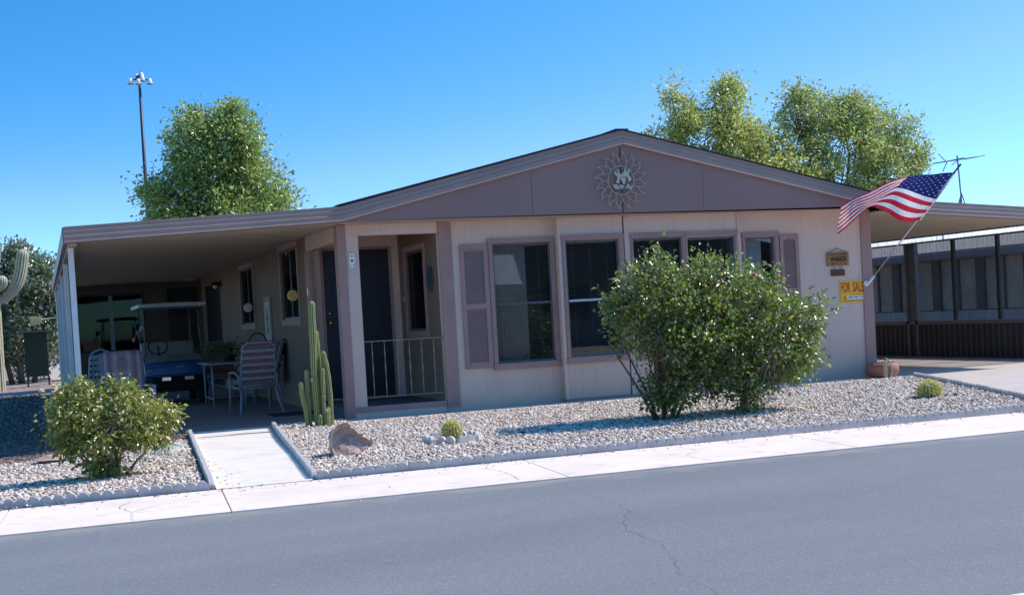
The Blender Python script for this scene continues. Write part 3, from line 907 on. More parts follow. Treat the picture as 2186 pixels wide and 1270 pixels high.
# back and right walls
mb = MB(); mb.box(0, HX, HY, HY+.1, 0, EZ); mb.prism([(0,EZ),(HX,EZ),(4.3,3.7)], 'y', HY, HY+.1); mb.build('back_wall', M_side, house)
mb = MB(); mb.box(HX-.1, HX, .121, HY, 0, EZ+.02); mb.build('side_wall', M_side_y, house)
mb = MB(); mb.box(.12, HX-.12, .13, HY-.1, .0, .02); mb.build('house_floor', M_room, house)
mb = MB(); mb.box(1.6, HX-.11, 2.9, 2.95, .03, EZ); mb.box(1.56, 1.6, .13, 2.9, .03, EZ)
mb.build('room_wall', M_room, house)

# front windows
def window_x(x0, x1, z0, z1, y, parent, outer, mid=None, sash=M_alu, blind=True, curtain=None, rail_m=None):
    """frame trim on the wall face at y, sash, pane, blind behind. outer = (ox0, ox1, oz0, oz1)"""
    ox0, ox1, oz0, oz1 = outer
    f = MB(); a, b = y-.028, y-.001
    f.box(ox0, x0, a, b, oz0+.09, oz1-.07); f.box(x1, ox1, a, b, oz0+.09, oz1-.07)
    f.box(ox0-.012, ox1+.012, a-.008, b, oz1-.07, oz1); f.box(ox0-.012, ox1+.012, a-.012, b, oz0, oz0+.09)
    fo = f.build('window', M_trim, parent, bevel=.003)
    s = MB(); t = .03; c0, c1 = y+.02, y+.05
    s.box(x0, x0+t, c0, c1, z0, z1); s.box(x1-t, x1, c0, c1, z0, z1)
    s.box(x0+t, x1-t, c0, c1, z0, z0+t); s.box(x0+t, x1-t, c0, c1, z1-t, z1)
    s.build('sash', sash, fo)
    if mid:
        s = MB(); s.box(x0+t+.001, x1-t-.001, c0-.006, c1, mid-.016, mid+.016); s.build('meeting_rail', rail_m or sash, fo)
    p = MB(); p.box(x0+t-.01, x1-t+.01, c0+.012, c0+.016, z0+t-.01, z1-t+.01); p.build('pane', M_glass, fo)
    if blind:
        bl = MB(); z = z1-.06
        bl.box(x0+.02, x1-.02, y+.105, y+.135, z1-.045, z1-.005)
        while z > z0+.03:
            bl.add([(x0+.02,y+.110,z-.0035),(x1-.02,y+.110,z-.0035),(x1-.02,y+.132,z+.0035),(x0+.02,y+.132,z+.0035)], [(0,1,2,3)])
            z -= .0235
        for q in (.18, .5, .82):
            xx = x0+(x1-x0)*q; bl.box(xx-.002, xx+.002, y+.107, y+.109, z0+.03, z1-.05)
        bl.build('blind', M_blind, fo, fix=False)
    if curtain:
        cu = MB(); ca, cb = curtain; nn = 90; pts = []
        for j in (0, 1):
            for i in range(nn+1):
                xx = ca+(cb-ca)*i/nn
                pts.append((xx, y+.20+.018*math.sin(i*1.05)+.008*math.sin(i*.37), z0-.2 if j == 0 else z1+.05))
        cu.grid(pts, nn, 1); cu.build('curtain', M_curtain, fo, True, fix=False)
    return fo
window_x(W1[0], W1[1], W1[2], W1[3], 0, house, (2.185, 3.200, .54, 2.422), 1.48, curtain=(2.2, 2.82))
window_x(P2[0], P2[1], P2[2], P2[3], BY, house, (3.268, 4.246, .56, 2.425), 1.475, rail_m=M_alu_w)
window_x(P3[0], P3[1], P3[2], P3[3], BY, house, (4.357, 5.25, .56, 2.42), 1.475, rail_m=M_alu_w)
window_x(P3b[0], P3b[1], P3b[2], P3b[3], BY, house, (5.255, 6.145, .56, 2.41), 1.475, rail_m=M_alu_w)
window_x(W4[0], W4[1], W4[2], W4[3], 0, house, (6.30, 6.935, .54, 2.375), None, blind=False, curtain=(6.2, 6.75))
def shutter(x0, x1, z0, z1):
    f = MB(); a, b = -.03, -.001; t = .062
    zm = (z0+z1)/2
    f.box(x0, x0+t, a, b, z0, z1); f.box(x1-t, x1, a, b, z0, z1)
    f.box(x0+t, x1-t, a, b, z0, z0+.085); f.box(x0+t, x1-t, a, b, zm-.035, zm+.035)
    # arched head
    top = [(x0+t, z1), (x1-t, z1), (x1-t, z1-.105)]
    for i in range(1, 8):
        t2 = i/8; top.append((x1-t-(x1-x0-2*t)*t2, z1-.105+.035*math.sin(math.pi*t2)))
    top.append((x0+t, z1-.105))
    f.prism(top, 'y', a, b)
    fo = f.build('shutter', M_trim, house, bevel=.003)
    for za, zb in ((z0+.085, zm-.035), (zm+.035, z1-.07)):
        l = MB(); l.box(x0+t, x1-t, -.006, -.002, za, zb)
        z = za+.012
        while z < zb-.015:
            l.add([(x0+t,-.024,z-.010),(x1-t,-.024,z-.010),(x1-t,-.008,z+.012),(x0+t,-.008,z+.012)], [(0,1,2,3)])
            z += .026
        l.build('louvre_panel', M_trim, fo, fix=False)
shutter(1.752, 2.165, .585, 2.352); shutter(6.955, 7.29, .585, 2.325)

# gable, soffit, fascia, roof
def ftop(x):                       # top edge of the fascia line
    if x < 0: return 2.90 + .0463*x
    if x < 4.18: return 2.90 + .2368*x
    xr = 8.92
    if x < xr: return 3.89 - .235*(x-4.18)
    return 2.776 - .0712*(x-xr)
FH = .212
gp = [(.02, EZ), (8.60, EZ), (8.60, ftop(8.60)-FH+.02), (4.18, ftop(4.18)-FH+.02), (.02, ftop(.02)-FH+.02)]
mb = MB(); mb.prism(gp, 'y', -.42, -.38)
mb.build('gable_panel', M_gable, house)
for x in (2.742, 5.455):
    mb = MB(); mb.box(x, x+.005, -.4215, -.4203, EZ, ftop(x)-FH-.01); mb.build('panel_joint', mat('joint_mauve', (.09,.065,.062), .8, 4, .1), house)  # seam line in a darker mauve
mb = MB(); mb.box(4.135, 4.148, -.424, -.4205, EZ, 3.66); mb.build('marriage_joint', M_dark, house)
for a, b in ((.02, 8.6),):
    mb = MB(); mb.box(a, b, -.415, -.001, EZ, EZ+.02); mb.build('soffit', M_plain, house)
mb = MB()
mb.prism([(.12, EZ+.001),(8.5,EZ+.001),(8.5,ftop(8.5)-FH-.02),(4.18,ftop(4.18)-FH-.02),(.12,ftop(.12)-FH-.02)], 'y', .02, .10)
mb.build('gable_backing', M_plain, house)

PROF = [(.055,0),(.0,0),(-.004,.0),(-.044,.004),(-.048,.012),(-.046,.024),(-.032,.032),(-.032,.070),(-.036,.078),(-.034,.090),(-.020,.098),(-.020,.140),(-.024,.147),(-.022,.157),(-.008,.164),(-.008,.196),(-.016,.204),(-.014,FH),(.055,FH)]
def fascia(xs, name, parent, yb=-.425, kinkz=None):
    mb = MB(); vs = []; n = len(PROF)
    for x in xs:
        zt = ftop(x)
        for dy, h in PROF: vs.append((x, yb+dy, zt-FH+h))
    fs = []
    for i in range(len(xs)-1):
        for k in range(n-1): fs.append((i*n+k, (i+1)*n+k, (i+1)*n+k+1, i*n+k+1))
    fs.append(tuple(range(n))); fs.append(tuple((len(xs)-1)*n+k for k in range(n))[::-1])
    mb.add(vs, fs)
    return mb.build(name, M_fascia, parent)
fascia([.001, 4.179], 'fascia', house); fascia([4.182, 8.919], 'fascia', house)
# metal drip edge + shingle roof
def roof_slab(mb, x0, x1, y0, y1, th=.03, lift=.0):
    z0, z1 = ftop(x0)+lift, ftop(x1)+lift
    mb.add([(x0,y0,z0),(x1,y0,z1),(x1,y1,z1),(x0,y1,z0),(x0,y0,z0+th),(x1,y0,z1+th),(x1,y1,z1+th),(x0,y1,z0+th)],
           [(0,3,2,1),(4,5,6,7),(0,1,5,4),(1,2,6,5),(2,3,7,6),(3,0,4,7)])
mb = MB(); roof_slab(mb, -.06, 4.18, -.462, HY+.3, .022, .002); roof_slab(mb, 4.181, 8.95, -.462, HY+.3, .016, .002)
mb.box(4.08, 4.28, -.45, HY+.3, 3.888, 3.912)
mb.build('roof', M_roof, house)

# ----------------------------------------------------------------- carports
def corrugated(mb, x0, x1, y0, y1, zf, pitch=.1, dep=.035, th=.0):
    """roof pan ceiling with ribs running along x"""
    y = y0; prof = []
    while y < y1:
        prof += [(y, 0), (y+pitch*.70, 0), (y+pitch*.76, dep), (y+pitch*.94, dep)]
        y += pitch
    vs = []
    for x in (x0, x1):
        vs += [(x, a, zf(x)+h) for a, h in prof]
    n = len(prof)
    mb.add(vs, [(i, i+1, n+i+1, n+i) for i in range(n-1)])
cl = thing('carport', 'long flat carport with mauve fascia and white posts, sheltering golf cart and patio chairs', 'carport', (-1.75, 8, 0))
fascia([-3.545, -.001], 'fascia', cl)
zc = lambda x: 2.685 + .0285*x
mb = MB(); corrugated(mb, -3.5, -.02, -.36, 17.9, zc, .1, .022)
mb.build('roof_pan', M_ceil, cl, fix=False)
mb = MB(); mb.add([(-3.54,-.36,ftop(-3.54)-.03),(-.03,-.36,ftop(-.03)-.03),(-.03,18,ftop(-.03)-.03),(-3.54,18,ftop(-3.54)-.03)], [(0,1,2,3)])
mb.add([(-3.54,-.36,ftop(-3.54)-.035),(-.03,-.36,ftop(-.03)-.035),(-.03,18,ftop(-.03)-.035),(-3.54,18,ftop(-3.54)-.035)], [(0,3,2,1)])
mb.build('roof_top', M_white, cl, fix=False)
mb = MB(); mb.box(-3.56, -3.50, -.36, 18, 2.53, ftop(-3.54)-.005); mb.build('gutter', M_fascia, cl)
mb = MB(); mb.box(-3.50, -3.40, -.34, 17.8, 2.50, 2.58); mb.build('beam', M_ceil, cl)
M_post = mat('white_post', (.74,.73,.74), .4, 4, .06)
for i, y in enumerate((.02, 3.8, 7.6, 11.4, 15.2)):
    mb = MB(); mb.box(-3.50, -3.428, y, y+.072, .025, 2.50); mb.build('post', M_post, cl, bevel=.006)
# storage room closing the back of the carport
rm = thing('storage_room', 'beige room with sliding glass door closing the far end of the carport', 'storage room', (-1.75, 16.2, 0))
GD = (-3.05, -1.40, .95, 2.40); GD2 = (-.85, -.10, .05, 2.46)
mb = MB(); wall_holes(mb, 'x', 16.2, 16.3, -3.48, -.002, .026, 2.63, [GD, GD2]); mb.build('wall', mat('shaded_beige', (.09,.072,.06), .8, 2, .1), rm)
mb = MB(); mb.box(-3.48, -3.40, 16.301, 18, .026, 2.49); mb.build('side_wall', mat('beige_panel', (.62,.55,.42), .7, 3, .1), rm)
mb = MB(); mb.box(-3.39, -.02, 17.8, 17.9, .026, 2.49); mb.build('back_wall', M_room, rm)
fr = MB()
for a, b in ((GD[0], GD[0]+.06), (GD[1]-.06, GD[1])): fr.box(a, b, 16.21, 16.26, GD[2], GD[3])
fr.box(GD[0]+.06, GD[1]-.06, 16.21, 16.26, GD[3]-.06, GD[3]); fr.box(GD[0]+.06, GD[1]-.06, 16.21, 16.26, GD[2], GD[2]+.05)
fr = fr.build('glass_door', M_dark, rm)
mb = MB(); mb.box(-2.27, -2.17, 16.19, 16.25, GD[2]+.05, GD[3]-.06); mb.build('mullion', mat('grey_mullion', (.22,.22,.22), .5, 5, .1), fr)
mb = MB(); mb.box(GD[0]+.06, GD[1]-.06, 16.235, 16.24, GD[2]+.05, GD[3]-.06); mb.build('pane', glass_mat('door_glass', (.4,.4,.4), .015, mult=.08), fr)
mb = MB(); mb.box(GD[0], GD[1], 16.5, 16.52, GD[2], GD[3]); mb.build('drape', mat('grey_drape', (.10,.095,.09), .9, 2, .2), fr)
mb = MB(); mb.box(GD2[0], GD2[1], 16.23, 16.27, GD2[2], GD2[3]); mb.build('door', M_black, rm)

cr = thing('carport', 'flat right hand carport over the driveway with ribbed cream ceiling behind the flag', 'carport', (10.7, 5, 0))
fascia([8.921, 12.74], 'fascia', cr)
zr = lambda x: 2.60 - .055*(x-8.9)
mb = MB(); corrugated(mb, 8.63, 12.74, -.36, 12, zr, .1, .022); mb.build('roof_pan', M_ceil, cr, fix=False)
mb = MB()
mb.add([(8.95,-.36,ftop(8.95)-.03),(12.7,-.36,ftop(12.7)-.03),(12.7,12,ftop(12.7)-.03),(8.95,12,ftop(8.95)-.03)], [(0,1,2,3)])
mb.build('roof_top', M_white, cr, fix=False)
mb = MB(); mb.box(12.60, 12.68, -.36, 12, 2.385, 2.43); mb.build('beam', M_dark, cr)
# pan-end teeth along the beam and along the house wall
tb = MB(); y = -.34; pf = []
while y < 11.8:
    pf += [(y,2.42),(y,2.375),(y+.055,2.375),(y+.055,2.42)]; y += .11
tb.prism([(a, b) for a, b in pf]+[(y, 2.435),(-.34, 2.435)], 'x', 12.56, 12.599)
tb.build('pan_end_closure', M_dark, cr)

# screened side of the right carport
sc = thing('screen_wall', 'dark framed insect screen wall over ribbed brown panels along the far side of the driveway', 'screen wall', (12.7, 4, 0))
M_bar = mat('charcoal_bar', (.022,.022,.028), .45, 5, .2)
M_rail = mat('grey_rail', (.14,.15,.18), .45, 5, .1, metal=.2)
y_posts = [.65, 1.9, 3.15, 5.9, 7.15, 8.4, 9.65]
for y in y_posts:
    mb = MB(); mb.box(12.67, 12.73, y-.035, y+.035, .74, 2.272); mb.build('post', M_bar, sc)
mb = MB(); mb.box(12.66, 12.74, 4.28, 4.35, .02, 2.272); mb.box(12.66, 12.74, 4.57, 4.63, .02, 2.272); mb.build('post', M_rail, sc)
mb = MB(); mb.box(12.685, 12.70, 4.351, 4.569, .68, 2.272)
for z in (1.0, 1.5, 1.95, 2.2, .72):
    mb.lathe([(.0,-.012),(.04,-.012),(.045,0),(.04,.002)], (12.685, 4.46, z), 12, axis='x')
mb.build('ornamental_strip', M_rail, sc)
mb = MB(); mb.box(12.66, 12.74, .3, 10, .66, .735); mb.build('middle_rail', M_rail, sc)
mb = MB(); mb.box(12.67, 12.73, .3, 10, 2.272, 2.300); mb.build('top_rail', M_bar, sc)
mb = MB(); mb.box(12.745, 12.755, .3, 10, 2.306, 2.385); mb.build('light_strip', translucent_mat('translucent_white', (.97,.97,.97), .92), sc)
mb = MB(); mb.add([(12.70,.3,.735),(12.70,10,.735),(12.70,10,2.272),(12.70,.3,2.272)], [(0,1,2,3)])
mb.build('screen', screen_mat('insect_screen', (.10,.10,.11), .45), sc, fix=False)
lp = MB(); y = .3; pf = []
while y < 10:
    pf += [(y,12.70),(y+.08,12.70),(y+.095,12.675),(y+.125,12.675),(y+.14,12.70)]; y += .155
n = len(pf); lp.add([(x,a,.03) for a,x in pf]+[(x,a,.66) for a,x in pf], [(i,i+1,n+i+1,n+i) for i in range(n-1)])
lp.build('ribbed_panel', mat('brown_panel', (.048,.039,.042), .5, 3, .25), sc, fix=False)
mb = MB(); mb.box(12.66, 12.74, .3, 10, .0125, .03); mb.build('bottom_rail', M_rail, sc)

# the neighbour's house behind the screen
nb = thing('neighbour_house', 'pale house with a long band of curtained windows behind the screen wall', 'house', (17, 7, 0))
M_nb = mat('neighbour_white', (.60,.56,.56), .7, 2, .1)
mb = MB(); wall_holes(mb, 'y', 15.5, 15.6, 2.6, 16, 0, 2.42, [(2.7, 15.9, .84, 2.0)])
mb.box(15.601, 21, 2.6, 2.7, 0, 2.42); mb.box(15.601, 21, 15.9, 16, 0, 2.42); mb.box(20.9, 21, 2.701, 15.9, 0, 2.42)
mb.build('wall', M_nb, nb)
M_nw = mat('beige_curtain', (.66,.52,.39), .9, 2.5, .14)
M_nm = mat('window_bar', (.07,.065,.075), .5, 4, .2)
y = 2.7; 
while y < 15.6:
    wn = MB(); wn.box(15.56, 15.58, y+.28, y+1.5, .86, 1.98); wn = wn.build('window', M_nw, nb)
    b_ = MB(); b_.box(15.50, 15.585, y, y+.279, .842, 1.998); b_.box(15.53, 15.559, y+.86, y+.93, .86, 1.98); b_.box(15.53, 15.559, y+.281, y+1.499, .842, .859); b_.build('mullion', M_nm, wn)
    y += 1.5
mb = MB(); mb.box(15.1, 15.5, 2.0, 16.5, 2.02, 2.12); mb.build('eave_box', mat('eave_grey', (.26,.26,.29), .6, 3, .1), nb)
aw = MB(); y = 2.0; pf = []
while y < 16.5:
    pf += [(y,0),(y+.06,0),(y+.075,.02),(y+.105,.02)]; y += .12
n = len(pf)
aw.add([(15.0,a,2.12+h*.2) for a,h in pf]+[(15.02-h,a,2.46) for a,h in pf], [(i,i+1,n+i+1,n+i) for i in range(n-1)])
aw.build('awning_panel', translucent_mat('awning_white', (.55,.56,.60), .6), nb, fix=False)
mb = MB(); mb.prism([(15.3,2.44),(21.4,2.44),(21.4,2.5),(18.3,2.95),(15.3,2.5)], 'y', 2.3, 16.3); mb.build('roof', M_white, nb)

# house across the street (seen reflected in the windows)
oh = thing('opposite_house', 'low house across the street that shows only as a reflection in the front windows', 'house', (12, -31, 0))
mb = MB(); mb.box(3.5, 25.3, -36, -27, -.01, 2.6); mb.build('wall', mat('opposite_wall', (.16,.145,.13), .8, 2, .1), oh)
mb = MB(); mb.prism([(2.9,2.601),(25.9,2.601),(25.9,2.85),(15.5,5.0),(2.9,2.85)], 'y', -36.5, -26.4); mb.build('roof', mat('opposite_roof', (.12,.10,.09), .8, 2, .15), oh)
for x in (5, 9, 13.5, 17):
    mb = MB(); mb.box(x, x+1.6, -26.999, -26.95, 1, 2.2); mb.build('window', M_dark, oh)
mb = MB(); mb.add([(10.2,-26.3,3.45),(12.1,-26.3,3.45),(12.1,-25.4,2.35),(10.2,-25.4,2.35)], [(0,1,2,3)]); mb.build('awning', M_white, oh, fix=False)

# ----------------------------------------------------------------- foliage helpers
def unit(a): return a/np.maximum(np.linalg.norm(a, axis=-1, keepdims=True), 1e-9)
def leaves(name, P, D, Nn, Ls, Ws, m, parent, fold=.18):
    """P base points, D tip directions, Nn leaf normals; each leaf is a folded, pointed blade of two faces"""
    D = unit(D); S = unit(np.cross(D, Nn)); Nn = np.cross(S, D)
    L = Ls[:,None]; W = Ws[:,None]
    mid = P + D*L*.45
    v0 = P; v1 = mid + S*W*.5 + Nn*W*fold; v2 = P + D*L - Nn*L*.10; v3 = mid - S*W*.5 + Nn*W*fold
    V = np.stack([v0,v1,v2,v3],1).reshape(-1,3)
    n = len(P); b = 4*np.arange(n)[:,None]
    F = np.concatenate([b+np.array([[0,1,2]]), b+np.array([[0,2,3]])], 0)
    return np_mesh(name, V, F, m, parent)

def crown_points(blobs, rng, clump_r, per):
    """blobs: (centre, radii, number of clumps). Returns leaf positions, outward directions and clump centres"""
    Ps, Os, Cs = [], [], []
    for c, r, n in blobs:
        d = unit(rng.normal(size=(n,3))); 
        rad = rng.uniform(.45, 1.02, n)**.6
        cc = np.array(c) + d*np.array(r)*rad[:,None]
        for q, dd in zip(cc, d):
            k = int(per*rng.uniform(.6,1.4))
            s = clump_r*rng.uniform(.6,1.35)
            off = rng.normal(size=(k,3))*s*np.array([1,1,.8])
            Ps.append(q+off); Os.append(unit(off)*.7 + dd*.6)
        Cs.append(cc)
    return np.concatenate(Ps), np.concatenate(Os), np.concatenate(Cs)

def limbs(mb, base, targets, r0, rng, split=.35, n=6, wob=.06, r1=.3):
    base = Vector(base)
    for t, rr in targets:
        t = Vector(t); pts = []; rs = []
        L = (t-base).length
        m = 7
        for i in range(m+1):
            s = i/m
            p = base.lerp(t, s)
            # bow outward then up
            p.z += math.sin(math.pi*s)*(-.06)*L
            if 0 < i < m: p += Vector((rng.normal(), rng.normal(), rng.normal()*.5))*wob*L*.3
            pts.append(p); rs.append(rr*(1-s*(1-r1)))
        mb.tube(pts, rs, n)

def tree(name, label, cat, loc, trunk, limb_t, blobs, clump_r, per, leaf, lmat, bark, droop=0., upb=.3, seed=1, group=None, extra=None, rand=.9, nx=.0, sprays=0, spray_l=.2, deep=1.):
    rng = np.random.default_rng(seed)
    root = thing(name, label, cat, loc, group)
    blobs = [(c, (r[0], r[1]*deep, r[2]), n) for c, r, n in blobs]
    tb = MB()
    for pts, rs in trunk: tb.tube(pts, rs, 10)
    for b, tg in limb_t: limbs(tb, b, tg, 0, rng)
    P, O, C = crown_points(blobs, rng, clump_r, per)
    if sprays:
        sp_p, sp_o, stems_ = [], [], []
        w_ = np.array([b[1][0]*b[1][2] for b in blobs]); w_ = w_/w_.sum()
        for _ in range(sprays):
            c, r, _n = blobs[rng.choice(len(blobs), p=w_)]
            d = unit(rng.normal(size=3)*np.array([1,.9,.8])+np.array([0,-.15,.35]))
            a = np.array(c)+d*np.array(r)*.85; ln = spray_l*rng.uniform(.5,1.4)
            e = a + unit(d+rng.normal(size=3)*.35+np.array([0,0,.3-droop*.5]))*ln
            k = int(max(5, ln/leaf*4.2)); t = rng.uniform(0,1,k)
            sp_p.append(a+(e-a)*t[:,None]+rng.normal(size=(k,3))*leaf*.22); sp_o.append(unit(np.repeat((e-a)[None],k,0)/ln*.7+rng.normal(size=(k,3))*.8)); stems_.append((np.array(c)+d*np.array(r)*.3, a, e))
        P = np.concatenate([P]+sp_p); O = np.concatenate([O]+sp_o)
        for q in stems_: tb.tube(list(q), [leaf*.10, leaf*.08, leaf*.03], 4, False)
    ok = P[:,2] > .03; P, O = P[ok], O[ok]
    # twigs from the nearest limb end to clump centres
    ends = np.array([np.array(t) for _, tg in limb_t for t, _ in tg])
    for c in C[::2]:
        e = ends[np.argmin(((ends-c)**2).sum(1))]
        st = e + (c-e)*.0
        if np.linalg.norm(c-st) > .05:
            mdp = (st+c)/2 + rng.normal(size=3)*.05*np.linalg.norm(c-st)
            tb.tube([st, mdp, c], [leaf*.22, leaf*.14, leaf*.06], 4, False)
    tb.build('trunk', bark, root, True)
    n = len(P)
    D = O + rng.normal(size=(n,3))*rand + np.array([nx,0,upb-droop])
    Nn = rng.normal(size=(n,3))*.7 + np.array([.40,-.50,.66])
    Ls = leaf*rng.uniform(.6,1.3,n); Ws = Ls*rng.uniform(.42,.62,n)
    leaves('crown', P, D, Nn, Ls, Ws, lmat, root)
    return root

# left tree behind the carport
ML_ash = leaf_mat('ash_leaf', [(0,(.11,.17,.04)),(.35,(.23,.32,.08)),(.7,(.37,.46,.14)),(.93,(.48,.53,.22)),(1,(.62,.60,.32))], .45, .45, (.42,.56,.12), spec=.8, coat=.35)
tree('ash_tree', 'dense dark green tree rising behind the left carport roof beside the light pole', 'tree', (1.2,21,-.1),
     [([(1.2,21,-.1),(1.25,21,1.2),(1.15,21,2.6)],[.26,.2,.17])],
     [((1.17,21,2.4), [((.2,21,5.2),.10),((1.2,21,6.4),.12),((2.2,21,5.3),.10),((1.7,20.4,6.6),.09),((.5,20.6,6.3),.09),((1.3,20,4.2),.09)])],
     [((1.2,21,6.2),(1.15,1.3,1.45),70),((1.75,20.7,6.85),(.70,.9,1.0),48),((.55,20.8,6.65),(.72,.9,1.0),48),((2.25,21,5.3),(.95,1.2,1.15),60),((.05,21,5.1),(.85,1.1,1.0),55),((1.2,20.6,4.4),(1.8,1.5,1.0),110),((1.2,20.6,3.2),(1.4,1.3,.8),50),((2.75,20.8,4.7),(.45,.8,.7),25),((-.55,20.9,5.35),(.32,.5,.35),10)],
     .21, 85, .125, ML_ash, M_bark, .25, .1, 3, sprays=60, spray_l=.32)
# right trees
ML_r = leaf_mat('olive_leaf', [(0,(.17,.22,.05)),(.3,(.34,.40,.09)),(.65,(.52,.56,.18)),(.9,(.66,.66,.30)),(1,(.78,.74,.45))], .45, .48, (.6,.62,.14), spec=.6, coat=.3)
tree('shade_tree', 'pale yellow green tree with ragged top behind the right roof slope, nearer the gable', 'tree', (17,20,-.1),
     [([(17,20,-.1),(17.05,20,1.3),(16.95,20,2.6)],[.24,.19,.16])],
     [((17,20,2.4), [((15.6,20,6.6),.09),((17.2,20,7),.10),((18.6,20,5.8),.09),((16.4,19.6,6),.08),((14.9,20,6.2),.05),((19.4,20,5),.06)])],
     [((15.75,20,7.35),(.42,.7,.85),22),((17.35,20,7.55),(.62,.8,.85),34),((17.6,20,8.25),(.22,.3,.35),6),((15.5,20,8.15),(.2,.3,.32),5),((16.7,20,6.7),(1.35,1.2,.85),70),((18.0,20,6.55),(.75,.9,.7),32),((18.9,20,5.9),(.8,.9,.6),30),((15.2,20,6.55),(.45,.6,.3),9),((17.2,20,5.2),(2.4,1.5,1.0),110),((19.8,20,5.1),(.9,.9,.6),30),((14.55,20,6.55),(.28,.4,.2),5)],
     .20, 66, .125, ML_r, M_bark, .2, .15, 5, sprays=80, spray_l=.42)
ML_r2 = leaf_mat('olive_leaf_green', [(0,(.15,.21,.055)),(.3,(.29,.37,.10)),(.65,(.46,.53,.20)),(.9,(.60,.63,.30)),(1,(.74,.72,.45))], .45, .48, (.5,.58,.16), spec=.6, coat=.3)
tree('shade_tree', 'broad green tree with several peaks behind the flag, farther right of the two', 'tree', (22.2,20.6,-.1),
     [([(22.2,20.6,-.1),(22.15,20.6,1.3),(22.25,20.6,2.5)],[.27,.2,.17])],
     [((22.2,20.6,2.3), [((20.4,20.4,6.8),.09),((22.3,20.6,6.8),.11),((24,20.6,6),.09),((21.2,20,5.4),.08),((23.4,20.2,5.2),.08),((19.4,20.4,6.4),.05)])],
     [((20.5,20.5,7.55),(.6,.8,.8),34),((20.4,20.5,8.2),(.25,.3,.3),6),((21.4,20.5,7.5),(.6,.8,.6),28),((22.6,20.5,7.45),(.65,.8,.7),34),((22.4,20.5,8.0),(.3,.4,.25),8),((23.5,20.5,6.9),(.7,.8,.75),32),((24.5,20.5,6.9),(.45,.6,.65),16),((24.85,20.5,6.1),(.45,.7,.7),18),((22,20.5,6.3),(1.8,1.3,1.0),90),((23.8,20.5,5.4),(1.3,1.2,1.1),70),((19.3,20.4,6.75),(.45,.5,.45),12),((20.6,20.4,5.6),(1.1,1.1,1.0),55),((22.2,20.4,4.4),(2.2,1.5,.9),80)],
     .20, 66, .125, ML_r2, M_bark, .2, .15, 8, sprays=90, spray_l=.42)
# oleander behind the saguaro
ML_o = leaf_mat('oleander_leaf', [(0,(.06,.085,.05)),(.4,(.13,.175,.09)),(.75,(.27,.32,.21)),(1,(.55,.56,.48))], .26, .25, (.3,.4,.12), spec=1.)
tree('oleander_bush', 'tall grey green oleander bush behind the saguaro at the far left', 'bush', (-4.6,30,-.1),
     [([(-4.6,30,-.1),(-4.65,30,1.0)],[.12,.08]),([(-4.9,30,-.1),(-5.2,30,1.6)],[.1,.05]),([(-4.2,30,-.1),(-3.9,30,1.6)],[.1,.05])],
     [((-4.6,30,.6), [((-4.6,30,3.2),.05),((-5.4,30,3),.05),((-3.7,30,3),.05),((-4.2,29.6,2.2),.04)])],
     [((-4.5,30,3.6),(.95,.9,.95),60),((-5.4,30,3.2),(.9,.9,1.0),45),((-3.6,30,3.2),(.5,.8,.9),35),((-4.5,29.9,1.9),(1.3,1,1.2),80),((-5.8,30,1.8),(.9,.9,1.4),55),((-3.3,30.4,1.8),(.7,.9,1.4),40),((-6.6,30.4,2),(.9,.9,1.7),45)],
     .20, 75, .16, ML_o, M_bark, .1, .35, 12)
tree('oleander_bush', 'dark oleander bush standing behind the first one, mostly hidden by the carport posts', 'bush', (-2.3,33,-.1),
     [([(-2.3,33,-.1),(-2.3,33,1.6)],[.12,.07])],
     [((-2.3,33,1.2), [((-2.3,33,2.6),.05),((-3.2,33,2.4),.05),((-1.2,33,2.4),.05)])],
     [((-2.4,33,2.0),(1.6,1,1.8),110),((-4.2,33.4,1.4),(1.2,.9,1.3),60)],
     .2, 60, .16, ML_o, M_bark, .1, .3, 13)

# saguaro
M_sag = None
def ribbed(mb, pts, rs, ribs=14, depth=.13, seg=8):
    """ribbed cactus stem along a path with a domed tip"""
    pts = [Vector(p) for p in pts]
    n = ribs*seg; vs = []; fs = []; ref = None; m = len(pts)
    for i, p in enumerate(pts):
        d = (pts[min(i+1,m-1)]-pts[max(i-1,0)]).normalized()
        if ref is None: ref = Vector((1,0,0)) if abs(d.x) < .9 else Vector((0,1,0))
        a = (ref-d*ref.dot(d)).normalized(); ref = a; b = d.cross(a)
        for k in range(n):
            t = 2*math.pi*k/n; ph = (k % seg)/seg
            q = 1 - depth*(1-abs(math.cos(math.pi*ph)))*1.0
            vs.append(p+(a*math.cos(t)+b*math.sin(t))*rs[i]*q)
    for i in range(m-1):
        for k in range(n):
            k2 = (k+1)%n; fs.append((i*n+k,i*n+k2,(i+1)*n+k2,(i+1)*n+k))
    vs.append(pts[-1]); last = len(vs)-1
    for k in range(n): fs.append(((m-1)*n+k,(m-1)*n+(k+1)%n,last))
    mb.add(vs, fs)
    for q in range((m-1)*n): mb.mi[len(mb.mi)-len(fs)+q] = 1 if (q % n) % seg in (0, seg-1) else 0
